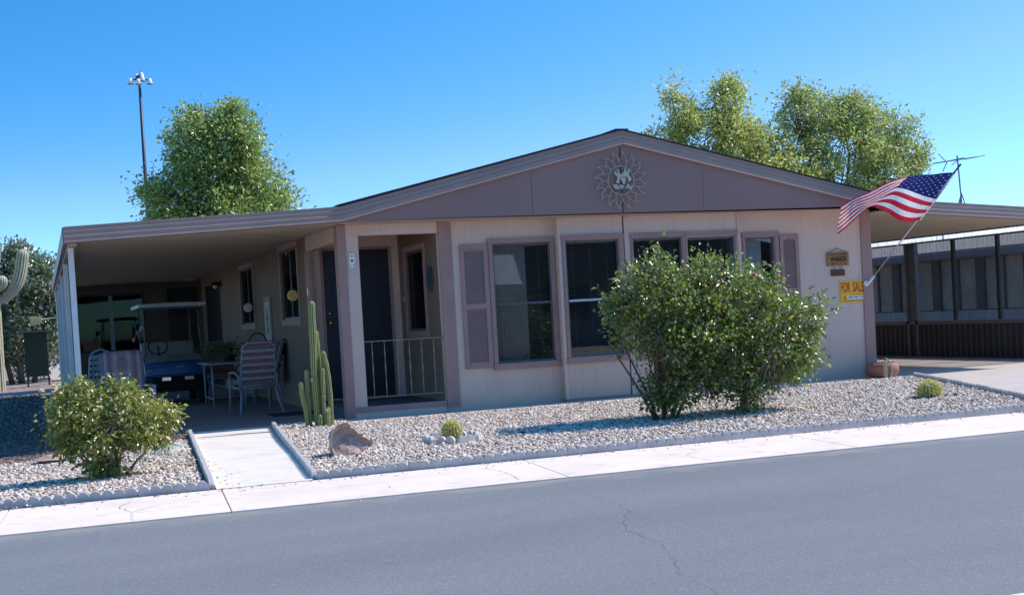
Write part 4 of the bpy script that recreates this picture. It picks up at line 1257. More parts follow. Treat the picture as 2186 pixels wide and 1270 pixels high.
def stem_path(pts, r, n=18, tip=True, r0=None):
    """smooth path through points; radius closes to a dome at the tip"""
    P = [Vector(p) for p in pts]
    if len(P) == 2: P = [P[0], P[0].lerp(P[1], .5), P[1]]
    out = []; 
    ext = [P[0]*2-P[1]] + P + [P[-1]*2-P[-2]]
    for i in range(1, len(ext)-2):
        for k in range(n):
            t = k/n; a, b, c, d = ext[i-1], ext[i], ext[i+1], ext[i+2]
            out.append(.5*((2*b)+(c-a)*t+(2*a-5*b+4*c-d)*t*t+(3*b-a-3*c+d)*t**3))
    out.append(P[-1])
    L = [0]
    for a, b in zip(out[:-1], out[1:]): L.append(L[-1]+(b-a).length)
    tot = L[-1]; res = []; rs = []
    for p, l in zip(out, L):
        if tot-l > r*1.0:
            res.append(p); rs.append(r*((r0 or 1)+(1-(r0 or 1))*min(1,l/tot*2.2)))
    base = res[-1]; d = (out[-1]-base); rr = rs[-1]
    for k in range(1, 7):
        a = k/6*math.pi/2
        res.append(base + d*math.sin(a)); rs.append(max(.002, rr*math.cos(a)))
    return res, rs
M_cact = None
def cactus_mat(name, c_rib, c_val, spine, period, axis_noise=120):
    m, nt, out = new_mat(name); L = nt.links
    g = N(nt, 'NewGeometry')
    r = ramp(nt, [(.40,c_val),(.52,c_rib),(.62,spine)]); L.new(g.outputs['Pointiness'], r.inputs['Fac'])
    tc = N(nt, 'TexCoord'); n1 = N(nt, 'TexNoise'); n1.inputs['Scale'].default_value = axis_noise; n1.inputs['Detail'].default_value = 2
    L.new(tc.outputs['Object'], n1.inputs['Vector'])
    r2 = ramp(nt, [(.35,(.7,.7,.7)),(.65,(1.3,1.3,1.2))]); L.new(n1.outputs['Fac'], r2.inputs['Fac'])
    mx = N(nt, 'MixRGB', blend_type='MULTIPLY'); mx.inputs['Fac'].default_value = .8
    L.new(r.outputs['Color'], mx.inputs['Color1']); L.new(r2.outputs['Color'], mx.inputs['Color2'])
    b = N(nt, 'BsdfPrincipled'); b.inputs['Roughness'].default_value = .6
    L.new(mx.outputs['Color'], b.inputs['Base Color']); L.new(b.outputs['BSDF'], out.inputs['Surface'])
    return m
M_sag_s = mat('saguaro_spine_line', (.60,.54,.42), .8, 40, .4)
M_sag = cactus_mat('saguaro_skin', (.33,.31,.22), (.17,.17,.11), (.58,.54,.42), 1, 40)
sg = thing('saguaro_cactus', 'tall grey green saguaro with upturned arms at the left edge of the yard', 'cactus', (-5.17,24,-.1))
mb = MB(); p, r_ = stem_path([(-5.26,24,-.1),(-5.25,24,2.5),(-5.24,24,5.6)], .30); ribbed(mb, p, r_, 18, .12); mb.build('trunk', [M_sag, M_sag_s], sg, True)
mb = MB(); p, r_ = stem_path([(-5.1,24,2.55),(-4.72,24,2.72),(-4.40,24,3.2),(-4.22,24,4.08)], .185, r0=.6); ribbed(mb, p, r_, 14, .12); mb.build('arm', [M_sag, M_sag_s], sg, True)
mb = MB(); p, r_ = stem_path([(-5.1,23.8,2.9),(-4.95,23.7,3.0),(-4.88,23.65,3.08),(-4.86,23.6,3.3)], .17, r0=.7); ribbed(mb, p, r_, 14, .12); mb.build('arm', [M_sag, M_sag_s], sg, True)
mb = MB(); p, r_ = stem_path([(-5.1,23.85,3.4),(-5.08,23.7,3.55),(-5.03,23.65,3.8),(-5.02,23.6,4.55)], .17, r0=.7); ribbed(mb, p, r_, 14, .12); mb.build('arm', [M_sag, M_sag_s], sg, True)

# ----------------------------------------------------------------- front shrubs
ML_rose = leaf_mat('rose_leaf', [(0,(.04,.07,.02)),(.3,(.09,.145,.033)),(.65,(.17,.235,.058)),(.86,(.29,.33,.09)),(.95,(.40,.38,.11)),(1,(.48,.38,.09))], .38, .40, (.40,.54,.06), spec=.9, coat=.55)
rose_l = tree('rose_bush', 'large leafy rose bush with many stems, left of two before the bay window', 'bush', (2.78,-4.2,.02),
     [([(2.78+dx*.10,-4.2+dy*.08,.0),(2.78+dx*.28,-4.2+dy*.15,.35),(2.78+dx*.62,-4.2+dy*.35,.9)],[.018,.014,.008]) for dx,dy in ((-1,0),(-.6,.6),(-.3,-.6),(0,.2),(.35,.7),(.5,-.5),(.8,.1),(1.,.5),(1.15,-.2))],
     [((2.78,-4.2,.15), [((2.45,-4.2,1.4),.014),((2.85,-4.2,1.7),.014),((3.3,-4.2,1.5),.014),((3.55,-4.2,1.2),.012),((2.6,-4.5,1.0),.012),((3.2,-4.6,.9),.012),((3.0,-3.9,1.3),.012)])],
     [((2.62,-4.2,1.45),(.33,.36,.40),62),((2.78,-4.2,1.78),(.16,.2,.16),16),((3.05,-4.2,1.3),(.42,.42,.42),80),((3.42,-4.2,1.45),(.34,.38,.38),60),((3.35,-4.2,1.75),(.16,.18,.15),12),((2.45,-4.2,1.05),(.22,.3,.24),24),((2.95,-4.35,.9),(.42,.38,.26),56),((3.45,-4.3,.85),(.35,.34,.30),44),((2.19,-4.2,1.37),(.10,.12,.07),5),((2.75,-4.3,.25),(.2,.2,.16),24),((3.25,-4.35,.42),(.28,.22,.20),22),((3.25,-4.3,1.05),(.5,.42,.4),80),((2.35,-4.2,1.25),(.16,.2,.16),14),((2.72,-4.28,.42),(.16,.16,.22),18),((3.5,-4.35,.55),(.3,.25,.22),30),((3.05,-4.4,.62),(.4,.3,.2),34)],
       .070, 22, .062, ML_rose, M_bark, .12, .15, 21, sprays=120, spray_l=.24, deep=1.5)
rose_r = tree('rose_bush', 'dark green rose bush on one thick trunk, right of the pair in the gravel', 'bush', (3.80,-4.2,.02),
     [([(3.80,-4.2,.0),(3.82,-4.2,.16),(3.86,-4.2,.34)],[.060,.05,.04])],
     [((3.84,-4.2,.28), [((3.75,-4.2,1.1),.02),((4.1,-4.2,1.3),.02),((4.4,-4.2,1.0),.02),((4.55,-4.2,.8),.014),((4.1,-4.5,.8),.014)])],
     [((3.85,-4.2,1.25),(.36,.40,.40),66),((4.12,-4.2,1.5),(.22,.28,.24),26),((4.35,-4.2,1.0),(.34,.40,.38),66),((4.62,-4.2,1.05),(.22,.26,.24),26),((4.85,-4.2,1.2),(.10,.12,.09),6),((4.5,-4.2,.62),(.26,.3,.24),36),((4.05,-4.3,.75),(.38,.36,.28),50),((3.9,-4.2,.45),(.2,.2,.14),12),((4.62,-4.2,.75),(.2,.24,.26),26),((3.6,-4.3,.8),(.3,.3,.3),34),((3.62,-4.3,.42),(.26,.24,.16),22),((3.98,-4.32,.30),(.20,.2,.12),14),((4.28,-4.25,.50),(.26,.26,.18),24),((3.75,-4.38,.16),(.12,.12,.07),7)],
     .070, 22, .062, ML_rose, M_bark_p, .12, .15, 22, sprays=90, spray_l=.24, deep=1.5)
M_bloom = mat('pink_bloom', (.75,.22,.22), .6, 20, .3)
for root, pts in ((rose_l, ((3.50,-4.42,1.80),(2.97,-4.58,1.34))), (rose_r, ((4.38,-4.3,1.55),(4.30,-4.3,1.60),(3.86,-4.5,1.62)))):
    for c in pts:
        mb = MB()
        for i in range(9):
            a = i*2.4; t = .4+.07*i
            mb.ball((c[0]+.012*math.cos(a), c[1]+.012*math.sin(a), c[2]+.004*i-.01), .014, 6, 4, (1,1,.7))
        mb.build('flower', M_bloom, root, True)

ML_lan = leaf_mat('lantana_leaf', [(0,(.07,.10,.022)),(.3,(.17,.205,.035)),(.6,(.30,.33,.06)),(.84,(.44,.45,.11)),(.95,(.58,.54,.18)),(1,(.68,.58,.28))], .34, .40, (.5,.48,.05), spec=.7, coat=.45)
lan = tree('shrub', 'yellow green drooping shrub with a few pale flowers in the gravel left of the walkway', 'bush', (-3.34,-4.84,-.03),
     [([(-3.34+dx*.03,-4.84+dy*.03,-.06),(-3.34+dx*.06,-4.84+dy*.05,.2),(-3.34+dx*.22,-4.84+dy*.16,.5)],[.028,.022,.013]) for dx,dy in ((-1,0),(-.4,.7),(.2,-.7),(.6,.4),(1.2,.1),(0,0))] + [([(-3.25,-4.84,-.03),(-3.1,-4.86,.16),(-2.98,-4.88,.26)],[.02,.012,.007])],
     [((-3.34,-4.84,.2), [((-3.7,-4.84,.7),.016),((-3.3,-4.84,.8),.016),((-3.0,-4.84,.6),.016),((-3.5,-4.84,.85),.012),((-2.85,-4.84,.52),.01),((-3.3,-5.1,.55),.012),((-3.75,-4.84,.42),.01)])],
     [((-3.55,-4.84,.62),(.26,.32,.24),60),((-3.24,-4.84,.68),(.26,.32,.20),56),((-3.22,-4.84,.86),(.09,.13,.06),8),((-3.05,-4.84,.55),(.24,.3,.20),46),((-2.82,-4.84,.52),(.10,.16,.12),14),((-3.72,-4.84,.60),(.15,.2,.2),24),((-3.34,-4.95,.40),(.36,.25,.16),44),((-3.74,-4.84,.36),(.12,.14,.10),10),((-3.42,-4.92,.14),(.18,.12,.07),14),((-2.95,-4.84,.34),(.12,.12,.10),10),((-3.6,-4.84,.86),(.12,.16,.07),10)],
     .058, 34, .050, ML_lan, M_bark_p, .75, 0, 31, rand=.6, sprays=46, spray_l=.11, deep=1.4)
M_pale = mat('pale_flower', (.82,.70,.42), .6, 20, .2)
for c in ((-3.92,-4.84,.86),(-2.74,-4.84,.585),(-3.86,-4.95,.58),(-3.02,-4.9,.72)):
    mb = MB()
    for i in range(8):
        a = i*2.4; mb.ball((c[0]+.016*math.cos(a), c[1]+.016*math.sin(a), c[2]+.003*i), .013, 6, 4, (1,1,.7))
    mb.build('flower', M_pale, lan, True)

# ----------------------------------------------------------------- cacti
M_col = cactus_mat('column_cactus_skin', (.15,.20,.06), (.045,.075,.025), (.20,.24,.08), 1, 160)
M_col_s = mat('column_spine_line', (.50,.44,.20), .7, 130, .5)
cc = thing('column_cactus', 'clump of tall green column cactus stems beside the porch corner', 'cactus', (-.65,-1.0,.03))
stems = [([(-.60,-1.0,.0),(-.612,-1.0,.6),(-.600,-1.0,1.1),(-.592,-1.0,1.645)], .046, 10),
         ([(-.425,-1.0,.0),(-.425,-1.0,.45),(-.445,-1.0,.75),(-.485,-1.0,.995)], .036, 9),
         ([(-.525,-.94,.0),(-.53,-.94,.6),(-.535,-.94,1.0),(-.54,-.94,1.26)], .030, 8),
         ([(-.70,-.96,.0),(-.70,-.96,.4),(-.698,-.96,.77)], .034, 9),
         ([(-.735,-1.02,.0),(-.755,-1.02,.25),(-.785,-1.02,.42),(-.80,-1.02,.625)], .031, 8),
         ([(-.52,-1.04,.0),(-.52,-1.04,.3),(-.515,-1.04,.44)], .025, 8),
         ([(-.515,-1.03,.44),(-.512,-1.03,.6),(-.508,-1.03,.775)], .032, 8),
         ([(-.585,-1.09,.0),(-.585,-1.09,.1),(-.580,-1.09,.185)], .036, 9),
         ([(-.505,-1.08,.0),(-.502,-1.08,.14),(-.50,-1.08,.25)], .040, 9),
         ([(-.47,-1.06,.0),(-.47,-1.06,.14),(-.47,-1.06,.27)], .032, 9),
         ([(-.645,-1.04,.60),(-.66,-1.05,.62),(-.665,-1.05,.65)], .018, 7)]
for pts, r, rb_ in stems:
    mb = MB(); p, rs = stem_path(pts, r, 10, r0=.85)
    rs = [q*(1+.05*math.sin(i*.9)+.03*math.sin(i*.37)) if i < len(rs)-6 else q for i, q in enumerate(rs)]
    ribbed(mb, p, rs, rb_, .20)
    mb.build('stem', [M_col, M_col_s], cc, True)
M_gold = cactus_mat('golden_cactus_skin', (.30,.29,.07), (.06,.08,.02), (.65,.55,.15), 1, 200)
M_gold_s = mat('golden_rib_line', (.42,.37,.10), .7, 150, .5)
M_spine = mat('golden_spine', (.92,.80,.36), .5, 30, .2)
def golden(c, r, h, label):
    root = thing('golden_barrel_cactus', label, 'cactus', c, 'small round golden cacti in the gravel')
    rng = np.random.default_rng(int(abs(c[0])*100))
    prof = []
    for i in range(15):
        a = -math.pi*.42 + (math.pi*.92)*i/14
        prof.append((max(.004, math.cos(a)*r), h*.5+math.sin(a)*h*.52))
    pts = [(c[0], c[1], c[2]+z) for _, z in prof]; rs = [q for q, _ in prof]
    mb = MB(); ribbed(mb, pts, rs, 20, .16); mb.build('body', [M_gold, M_gold_s], root, True)
    sp = MB()
    for k in range(20):
        for i in range(2, 15):
            for q in range(4):
                t = 2*math.pi*(k)/20 + rng.normal()*.03; rad, z = prof[i]
                rad = rad*1.0
                b = Vector((c[0]+rad*math.cos(t), c[1]+rad*math.sin(t), c[2]+z))
                o = Vector((math.cos(t)*rad/r, math.sin(t)*rad/r, (z-h*.5)/(h*.5)))
                if i > 11: o = Vector((rng.normal()*.6, rng.normal()*.6, 1))
                e = b + (o.normalized() + Vector(rng.normal(size=3))*.55).normalized()*r*rng.uniform(.22,.42)
                s = Vector(rng.normal(size=3)).cross(e-b).normalized()*r*.04
                sp.add([b+s, b-s, e], [(0,1,2)])
    sp.build('spines', M_spine, root, fix=False)
    return root
golden((.13,-4.50,.030), .105, .205, 'golden round cactus inside a small ring of scalloped white blocks')
golden((6.26,-4.42,.02), .14, .20, 'golden round cactus among dark stones near the driveway')
# ring of little scalloped blocks around the first one
M_ring = mat('whitewashed_block', (.62,.56,.53), .8, 12, .15, .3, 90)
for i in range(8):
    a = 2*math.pi*i/8 + .2; rr = .275
    mb = MB(); top = []
    for k in range(2):
        for j in range(7):
            if j == 0 and k: continue
            top.append((-.10+.10*k+.10*j/6, .060+.036*math.sin(math.pi*j/6)**.65))
    poly = [(-.10,-.01),(.10,-.01)] + top[::-1]
    mb.prism(poly, 'y', -.024, .024)
    o = mb.build('ring_block', M_ring, None, bevel=.003)
    o.location = (.13+rr*math.cos(a)*1.0, -4.50+rr*math.sin(a)*1.25, .014); o.rotation_euler = (0, 0, math.atan2(math.cos(a)*1.25, -math.sin(a)))
    tag(o, 'small scalloped white block in the ring around the golden cactus', 'edging block', 'scalloped blocks ringing the golden cactus')

# ----------------------------------------------------------------- rocks
def rock(name, label, poly, y0, y1, m, loc, seed, sub=3, amp=.02, group=None):
    """rock from a front outline (x,z), tapered back, subdivided and roughened"""
    import bmesh
    bm = bmesh.new()
    n = len(poly)
    cxm = sum(p[0] for p in poly)/n
    rings = []
    for y, k in ((y0, .86), (y0+.05*(y1-y0), 1.0), (y0+.55*(y1-y0), .95), (y1, .55)):
        rings.append([bm.verts.new((cxm+(x-cxm)*k, y+(.35*(z)) * (1 if y == y0 else .3), max(-.03, z*k))) for x, z in poly])
    for a, b in zip(rings[:-1], rings[1:]):
        for i in range(n): bm.faces.new((a[i], a[(i+1)%n], b[(i+1)%n], b[i]))
    bm.faces.new(rings[0]); bm.faces.new(rings[-1][::-1])
    bmesh.ops.recalc_face_normals(bm, faces=bm.faces)
    bmesh.ops.triangulate(bm, faces=bm.faces)
    bmesh.ops.subdivide_edges(bm, edges=bm.edges, cuts=sub, use_grid_fill=True)
    for v in bm.verts:
        p = v.co*7 + Vector((seed*3.1,0,0))
        d = mnoise.noise_vector(p)*amp + mnoise.noise_vector(p*3.3)*amp*.45 + mnoise.noise_vector(p*8)*amp*.2
        v.co += d
    for v in bm.verts: v.co -= Vector(loc)
    me = bpy.data.meshes.new(name); bm.to_mesh(me); bm.free(); me.materials.append(m)
    o = bpy.data.objects.new(name, me); COL.objects.link(o); o.location = loc
    return tag(o, label, 'rock', group)
M_rock = mat('tan_rock', (.52,.36,.305), .9, 7, .35, .9, 45, fine=.5)
M_rock2 = mat('pale_rock', (.68,.62,.56), .9, 7, .2, .6, 45, fine=.3)
rock('boulder', 'angular tan boulder with jagged top in the gravel near the walkway',
     [(-1.30,-.02),(-1.26,.07),(-1.285,.22),(-1.255,.275),(-1.20,.315),(-1.155,.355),(-1.10,.35),(-1.05,.305),(-.995,.24),(-.93,.205),(-.865,.17),(-.86,.12),(-.93,.075),(-.985,.06),(-.965,-.02)],
     -5.08, -4.74, M_rock, (-1.12,-4.95,0), 3, 3, .022)
rock('stone', 'smooth pale stone resting beside the left edge of the walkway', [(-2.80,-.1),(-2.82,.0),(-2.74,.10),(-2.62,.135),(-2.5,.09),(-2.43,.0),(-2.45,-.1)], -2.9, -2.5, M_rock2, (-2.65,-2.7,-.04), 5, 3, .02)
rock('stone', 'low brown stone in the shade behind the left shrub', [(-4.05,-.16),(-4.06,-.06),(-3.9,.01),(-3.74,.0),(-3.62,-.05),(-3.6,-.16)], -1.9, -1.6, M_rock, (-3.85,-1.75,-.1), 6, 3, .02)
rock('stone', 'small white stone on the gravel behind the boulder', [(-.93,-.02),(-.94,.05),(-.87,.09),(-.78,.07),(-.75,-.02)], -4.15, -3.98, M_rock2, (-.85,-4.1,.02), 9, 2, .012)
for i, (x, y) in enumerate(((6.06,-4.35),(6.02,-4.48),(6.50,-4.42),(6.56,-4.50),(6.62,-4.44))):
    rock('stone', 'small dark brown stone lying around the golden cactus near the driveway', [(x-.04,-.01),(x-.045,.03),(x,.055),(x+.045,.035),(x+.045,-.01)], y-.04, y+.05, mat('dark_stone', (.10,.07,.06), .9, 9, .3, .5, 60), (x,y,.03), 11+i, 2, .008, 'dark stones around the right golden cactus')

# ----------------------------------------------------------------- planter, hose bib
M_terra = mat('terracotta', (.34,.15,.115), .7, 5, .2, .3, 70)
mb = MB(); mb.lathe([(.0,.0),(.17,.0),(.22,.03),(.25,.09),(.256,.13),(.245,.185),(.22,.22),(.20,.23),(.19,.22),(.20,.19),(.0,.18)], (8.45,-.40,.018), 36)
single('planter_bowl', mb, M_terra, 'squat round terracotta planter bowl at the right corner of the house', 'planter', (8.45,-.40,.018), smooth=True)
hb = thing('garden_tap', 'short wooden stake with a garden tap and looped hose in front of the planter bowl', 'tap', (8.22,-.80,.02))
mb = MB(); mb.box(8.20,8.245,-.822,-.778,-.05,.285); mb.build('stake', mat('raw_wood', (.55,.42,.26), .8, 14, .2, .3, 60), hb, bevel=.003)
mb = MB(); mb.tube([(8.225,-.80,.24),(8.225,-.80,.31),(8.25,-.80,.325),(8.275,-.80,.31)], [.01,.012,.012,.01], 8); mb.lathe([(0,0),(.02,0),(.02,.008),(0,.008)], (8.225,-.80,.335), 10); mb.build('faucet', mat('grey_brass', (.25,.24,.2), .4, 8, .2, metal=.8), hb, True)
mb = MB(); mb.tube([(8.275,-.80,.31),(8.32,-.80,.25),(8.345,-.80,.17),(8.335,-.80,.09),(8.30,-.80,.03),(8.25,-.84,.018),(8.20,-.86,.02)], .011, 8); mb.build('hose', mat('tan_hose', (.45,.42,.30), .5, 8, .15), hb, True)

# ----------------------------------------------------------------- wall ornaments and signs on the house
sun_t = thing('sun_ornament', 'bronze wire sun with wavy rays around two metal birds on the gable', 'wall ornament', (4.12,-.45,3.17))
M_bronze = mat('bronze_wire', (.50,.38,.27), .5, 20, .2)
mb = MB(); c = Vector((4.12,-.455,3.168)); pts = []
ring_r = .205
for i in range(41):
    a = 2*math.pi*i/40; pts.append((c.x+ring_r*math.cos(a), c.y, c.z+ring_r*math.sin(a)))
mb.tube(pts, .007, 6, False); ring = mb.build('ring', M_bronze, sun_t, True)
nr = 16
for k in range(nr):
    a0 = 2*math.pi*k/nr; da = 2*math.pi/nr
    R1 = .415
    def pp(r, a): return (c.x+r*math.cos(a), c.y, c.z+r*math.sin(a))
    tip = a0 + da*.78
    A = [pp(ring_r, a0+da*.0), pp(ring_r+.05, a0+da*.02), pp(ring_r+.10, a0+da*.22), pp(ring_r+.155, a0+da*.40), pp(R1, tip)]
    B = [pp(R1, tip), pp(ring_r+.165, a0+da*.70), pp(ring_r+.12, a0+da*.82), pp(ring_r+.088, a0+da*1.16)]
    mb = MB(); 
    def sm(P):
        V = [Vector(p) for p in P]; e = [V[0]*2-V[1]]+V+[V[-1]*2-V[-2]]; o = []
        for i in range(1, len(e)-2):
            for q in range(5):
                t = q/5; a_, b_, c_, d_ = e[i-1], e[i], e[i+1], e[i+2]
                o.append(.5*((2*b_)+(c_-a_)*t+(2*a_-5*b_+4*c_-d_)*t*t+(3*b_-a_-3*c_+d_)*t**3))
        o.append(V[-1]); return o
    mb.tube(sm(A), .0064, 5, False); mb.tube(sm(B), .0064, 5, False)
    mb.build('ray', M_bronze, sun_t, True)
M_pew = mat('pale_metal_plate', (.50,.45,.38), .5, 12, .15)
def plate(name, poly, parent, m=M_pew, y=-.470, th=.010, s=1.):
    # poly in pixels of a 1429 px wide close view: 0.126 px scale about the ring centre
    mb = MB(); mb.prism([(4.12+(x-690)*.000895, 3.168-(yy-680)*.000895) for x, yy in poly], 'y', y, y+th); return mb.build(name, m, parent, bevel=.002)
plate('bird', [(575,545),(590,535),(635,585),(640,560),(615,500),(640,510),(668,570),(700,585),(712,635),(690,630),(672,650),(652,690),(655,725),(605,730),(597,690),(618,670),(618,620),(580,590)], sun_t)
plate('bird', [(745,555),(752,500),(772,475),(785,530),(805,548),(815,500),(825,488),(848,540),(825,590),(845,630),(872,650),(862,680),(835,700),(808,690),(812,650),(775,620),(730,640),(715,620),(705,560),(728,540),(735,590)], sun_t)
plate('flower', [(675,640),(700,640),(775,645),(770,670),(738,750),(712,735)], sun_t)
for P in ([(530,750),(610,748),(655,815),(575,825)], [(645,755),(705,755),(742,800),(700,815),(660,812)], [(750,805),(800,740),(825,745),(825,770),(785,818)], [(795,815),(845,770),(885,768),(845,835)]):
    plate('leaf', P, sun_t)
plate('band', [(560,828),(650,812),(760,816),(850,836),(835,862),(740,842),(650,842),(580,852)], sun_t, mat('dark_metal_plate', (.14,.12,.13), .5, 9, .1, metal=.3))

pl = thing('wall_plaque', 'small white ceramic ornament with dark holes on the porch corner post', 'wall ornament', (.197,-.02,2.16))
mb = MB(); mb.prism([(.165,2.285),(.228,2.292),(.232,2.24),(.240,2.20),(.225,2.13),(.215,2.09),(.195,2.065),(.17,2.09),(.155,2.13),(.15,2.20),(.162,2.24)], 'y', -.034, -.009); mb.build('plate', M_white, pl, bevel=.004)
mb = MB()
for x, z, r in ((.197,2.25,.012),(.195,2.19,.016),(.178,2.118,.007),(.208,2.124,.007),(.193,2.08,.007),(.18,2.172,.006),(.21,2.176,.006)):
    mb.lathe([(0,-.003),(r,-.003),(r,.001),(0,.001)], (x,-.0345,z), 12, axis='y')
mb.build('spot', mat('ink', (.02,.02,.04), .5, 9, .1), pl)
ov = thing('oval_plaque', 'dark blue speckled oval plaque on the porch side wall', 'wall ornament', (1.44,.455,1.90))
mb = MB(); prof = []
vs = []; n = 32
for k in range(n):
    a = 2*math.pi*k/n; vs.append((.455+.145*math.cos(a), 1.90+.19*math.sin(a)))
mb.prism(vs, 'x', 1.425, 1.449)
m_ov, nt, out = new_mat('speckled_blue'); L = nt.links
tcn = N(nt,'TexCoord'); vv = N(nt,'TexNoise'); vv.inputs['Scale'].default_value = 45; L.new(tcn.outputs['Object'], vv.inputs['Vector'])
rr_ = ramp(nt, [(.5,(.025,.045,.075)),(.66,(.06,.10,.14)),(.76,(.3,.35,.4))]); L.new(vv.outputs['Fac'], rr_.inputs['Fac'])
bb = N(nt,'BsdfPrincipled'); bb.inputs['Roughness'].default_value = .4; L.new(rr_.outputs['Color'], bb.inputs['Base Color']); L.new(bb.outputs['BSDF'], out.inputs['Surface'])
mb.build('plate', m_ov, ov, bevel=.006)

# FOR SALE sign
fs_ = thing('sale_sign', 'yellow and red FOR SALE sign on the front wall near the right corner', 'sign', (8.24,-.01,1.21))
M_yel = mat('sign_yellow', (.86,.50,.015), .5, 4, .06); M_red = mat('sign_red', (.62,.05,.03), .5, 6, .08); M_swhite = mat('sign_white', (.80,.80,.84), .5, 6, .05); M_blue = mat('sign_ink', (.06,.06,.25), .5, 6, .05)
M_orange = mat('sign_brown', (.42,.12,.02), .5, 6, .05)
mb = MB(); mb.box(8.012,8.466,-.012,-.003,1.212,1.555); mb.build('board', M_yel, fs_)
def letters(name, body, x, z, wd, h, y, m, parent, bold=0.):
    vs, f = text_mesh(body, wd, h, bold)
    mb = MB(); mb.add([(x+a, y, z+b) for a, b in vs], f); return mb.build(name, m, parent, fix=False)
letters('lettering', 'FOR', 8.03, 1.372, .175, .165, -.0150, M_red, fs_, .03)
letters('lettering', 'SALE', 8.245, 1.372, .205, .165, -.0150, M_red, fs_, .03)
mb = MB(); mb.box(8.13,8.455,-.0160,-.0125,1.262,1.318); mb.build('phone_panel', M_swhite, fs_)
letters('phone_number', '(480) 986-1703', 8.150, 1.272, .285, .036, -.0185, M_blue, fs_, .02)
letters('lettering', 'm', 8.068, 1.272, .05, .034, -.0150, M_red, fs_, .03)
mb = MB()
for a in range(14): mb.box(8.20+a*.0155,8.211+a*.0155,-.0150,-.0125,1.336,1.343)
mb.box(8.05,8.44,-.0150,-.0125,1.246,1.250)
for a in range(22): mb.box(8.05+a*.0178,8.062+a*.0178,-.0150,-.0125,1.230,1.237)
mb.build('small_print', M_orange, fs_)

# hanging wooden name boards
nm = thing('name_sign', 'two brown wooden name boards hanging by chains on the front wall above the sale sign', 'sign', (7.99,-.01,1.65))
M_wood = mat('burnt_wood', (.34,.17,.065), .7, 12, .4, .3, 40); M_wood2 = mat('dark_board', (.12,.05,.03), .7, 12, .3, .3, 40); M_burn = mat('burnt_letter', (.03,.018,.012), .8, 9, .2)
mb = MB(); mb.box(7.795,8.187,-.034,-.006,1.80,2.012); b1 = mb.build('board', M_wood, nm, bevel=.005)
letters('lettering', 'BOB & JOAN', 7.83, 1.955, .32, .036, -.0365, M_burn, b1, .01)
letters('lettering', 'WARICK', 7.84, 1.868, .305, .078, -.0365, M_burn, b1, .05)
mb = MB()
for a in range(9): mb.bar((7.83+a*.036,-.0365,1.825),(7.85+a*.036,-.0365,1.850),.008,.003,(0,1,0))
mb.build('carving', M_burn, b1)
mb = MB(); mb.box(7.862,8.106,-.032,-.006,1.642,1.742); b2 = mb.build('small_board', M_wood2, nm, bevel=.005)
mb = MB()
for xa, xb, za, zb in ((7.80,7.985,2.005,2.075),(8.18,7.985,2.005,2.075),(7.92,7.92,1.742,1.80),(8.05,8.05,1.742,1.80)):
    mb.tube([(xa,-.02,za),(xb,-.02,zb)], .004, 5)
mb.tube([(7.985,-.001,2.075),(7.985,-.03,2.078)], .005, 6)
mb.build('chain', M_dark, nm)

# ----------------------------------------------------------------- flag
ft = thing('house_flag', 'American flag on a slanted pole bracketed to the right front corner of the house', 'flag', (8.5,-.03,1.5))
p0 = Vector((8.52,-.045,1.50)); p1 = Vector((9.424,-1.25,3.2127)); pd = (p1-p0).normalized()
M_pole = mat('silver_pole', (.62,.62,.64), .3, 6, .06, metal=.6)
mb = MB(); mb.tube([p0+pd*.10, p0+pd*1.2, p1-pd*.1], .011, 10); mb.build('pole', M_pole, ft, True)
mb = MB(); mb.tube([p1-pd*.16, p1], .014, 10); mb.ball(p1, .018); mb.build('finial', M_dark, ft, True)
mb = MB(); mb.lathe([(0,-.012),(.045,-.012),(.048,0),(0,0)], (8.49,-.026,1.50), 20, axis='y'); mb.tube([(8.49,-.03,1.50)]+[p0+pd*.02, p0+pd*.15], [.03,.022,.02], 10); mb.build('bracket', mat('white_bracket', (.80,.82,.86), .35, 6, .05), ft, True)
TOP = [(9.371, -1.176, 3.104), (8.917, -1.211, 3.084), (8.604, -1.086, 3.069), (8.432, -0.917, 3.033), (8.083, -0.928, 2.904), (7.738, -0.979, 2.784), (7.527, -0.85, 2.686)]
MID = [(9.212, -0.92, 2.72), (8.803, -1.006, 2.809), (8.512, -0.932, 2.92), (8.342, -0.802, 2.829), (8.022, -0.851, 2.714), (7.679, -0.941, 2.609), (7.486, -0.85, 2.442)]
BOT = [(9.039, -0.711, 2.433), (8.708, -0.779, 2.406), (8.385, -0.827, 2.536), (8.181, -0.767, 2.651), (8.124, -0.688, 2.639), (7.768, -0.849, 2.463), (7.454, -0.87, 2.238)]
US = [0,.2,.4,.55,.7,.85,1.]
def hermite(xs, ys, x):
    ys = [Vector(y) for y in ys]; n = len(xs)
    i = max(0, min(n-2, next((k for k in range(n-1) if x <= xs[k+1]), n-2)))
    h = xs[i+1]-xs[i]; t = (x-xs[i])/h
    def sl(k):
        if k == 0: return (ys[1]-ys[0])/(xs[1]-xs[0])
        if k == n-1: return (ys[-1]-ys[-2])/(xs[-1]-xs[-2])
        return (ys[k+1]-ys[k-1])/(xs[k+1]-xs[k-1])
    return ys[i]*(2*t**3-3*t*t+1)+sl(i)*h*(t**3-2*t*t+t)+ys[i+1]*(-2*t**3+3*t*t)+sl(i+1)*h*(t**3-t*t)
def FP(u, v):
    return hermite([0,.5385,1], [hermite(US,TOP,u), hermite(US,MID,u), hermite(US,BOT,u)], v) + Vector((0, .022*math.sin(u*17+v*4)*min(1,u*5) , .006*math.sin(u*23+v*3)))
def FN(u, v):
    e = .004; a = FP(min(1,u+e), v)-FP(max(0,u-e), v); b = FP(u, min(1,v+e))-FP(u, max(0,v-e))
    n_ = a.cross(b); n_.normalize(); return n_ if n_.y < 0 else -n_
mb = MB(); nu, nv = 75, 52
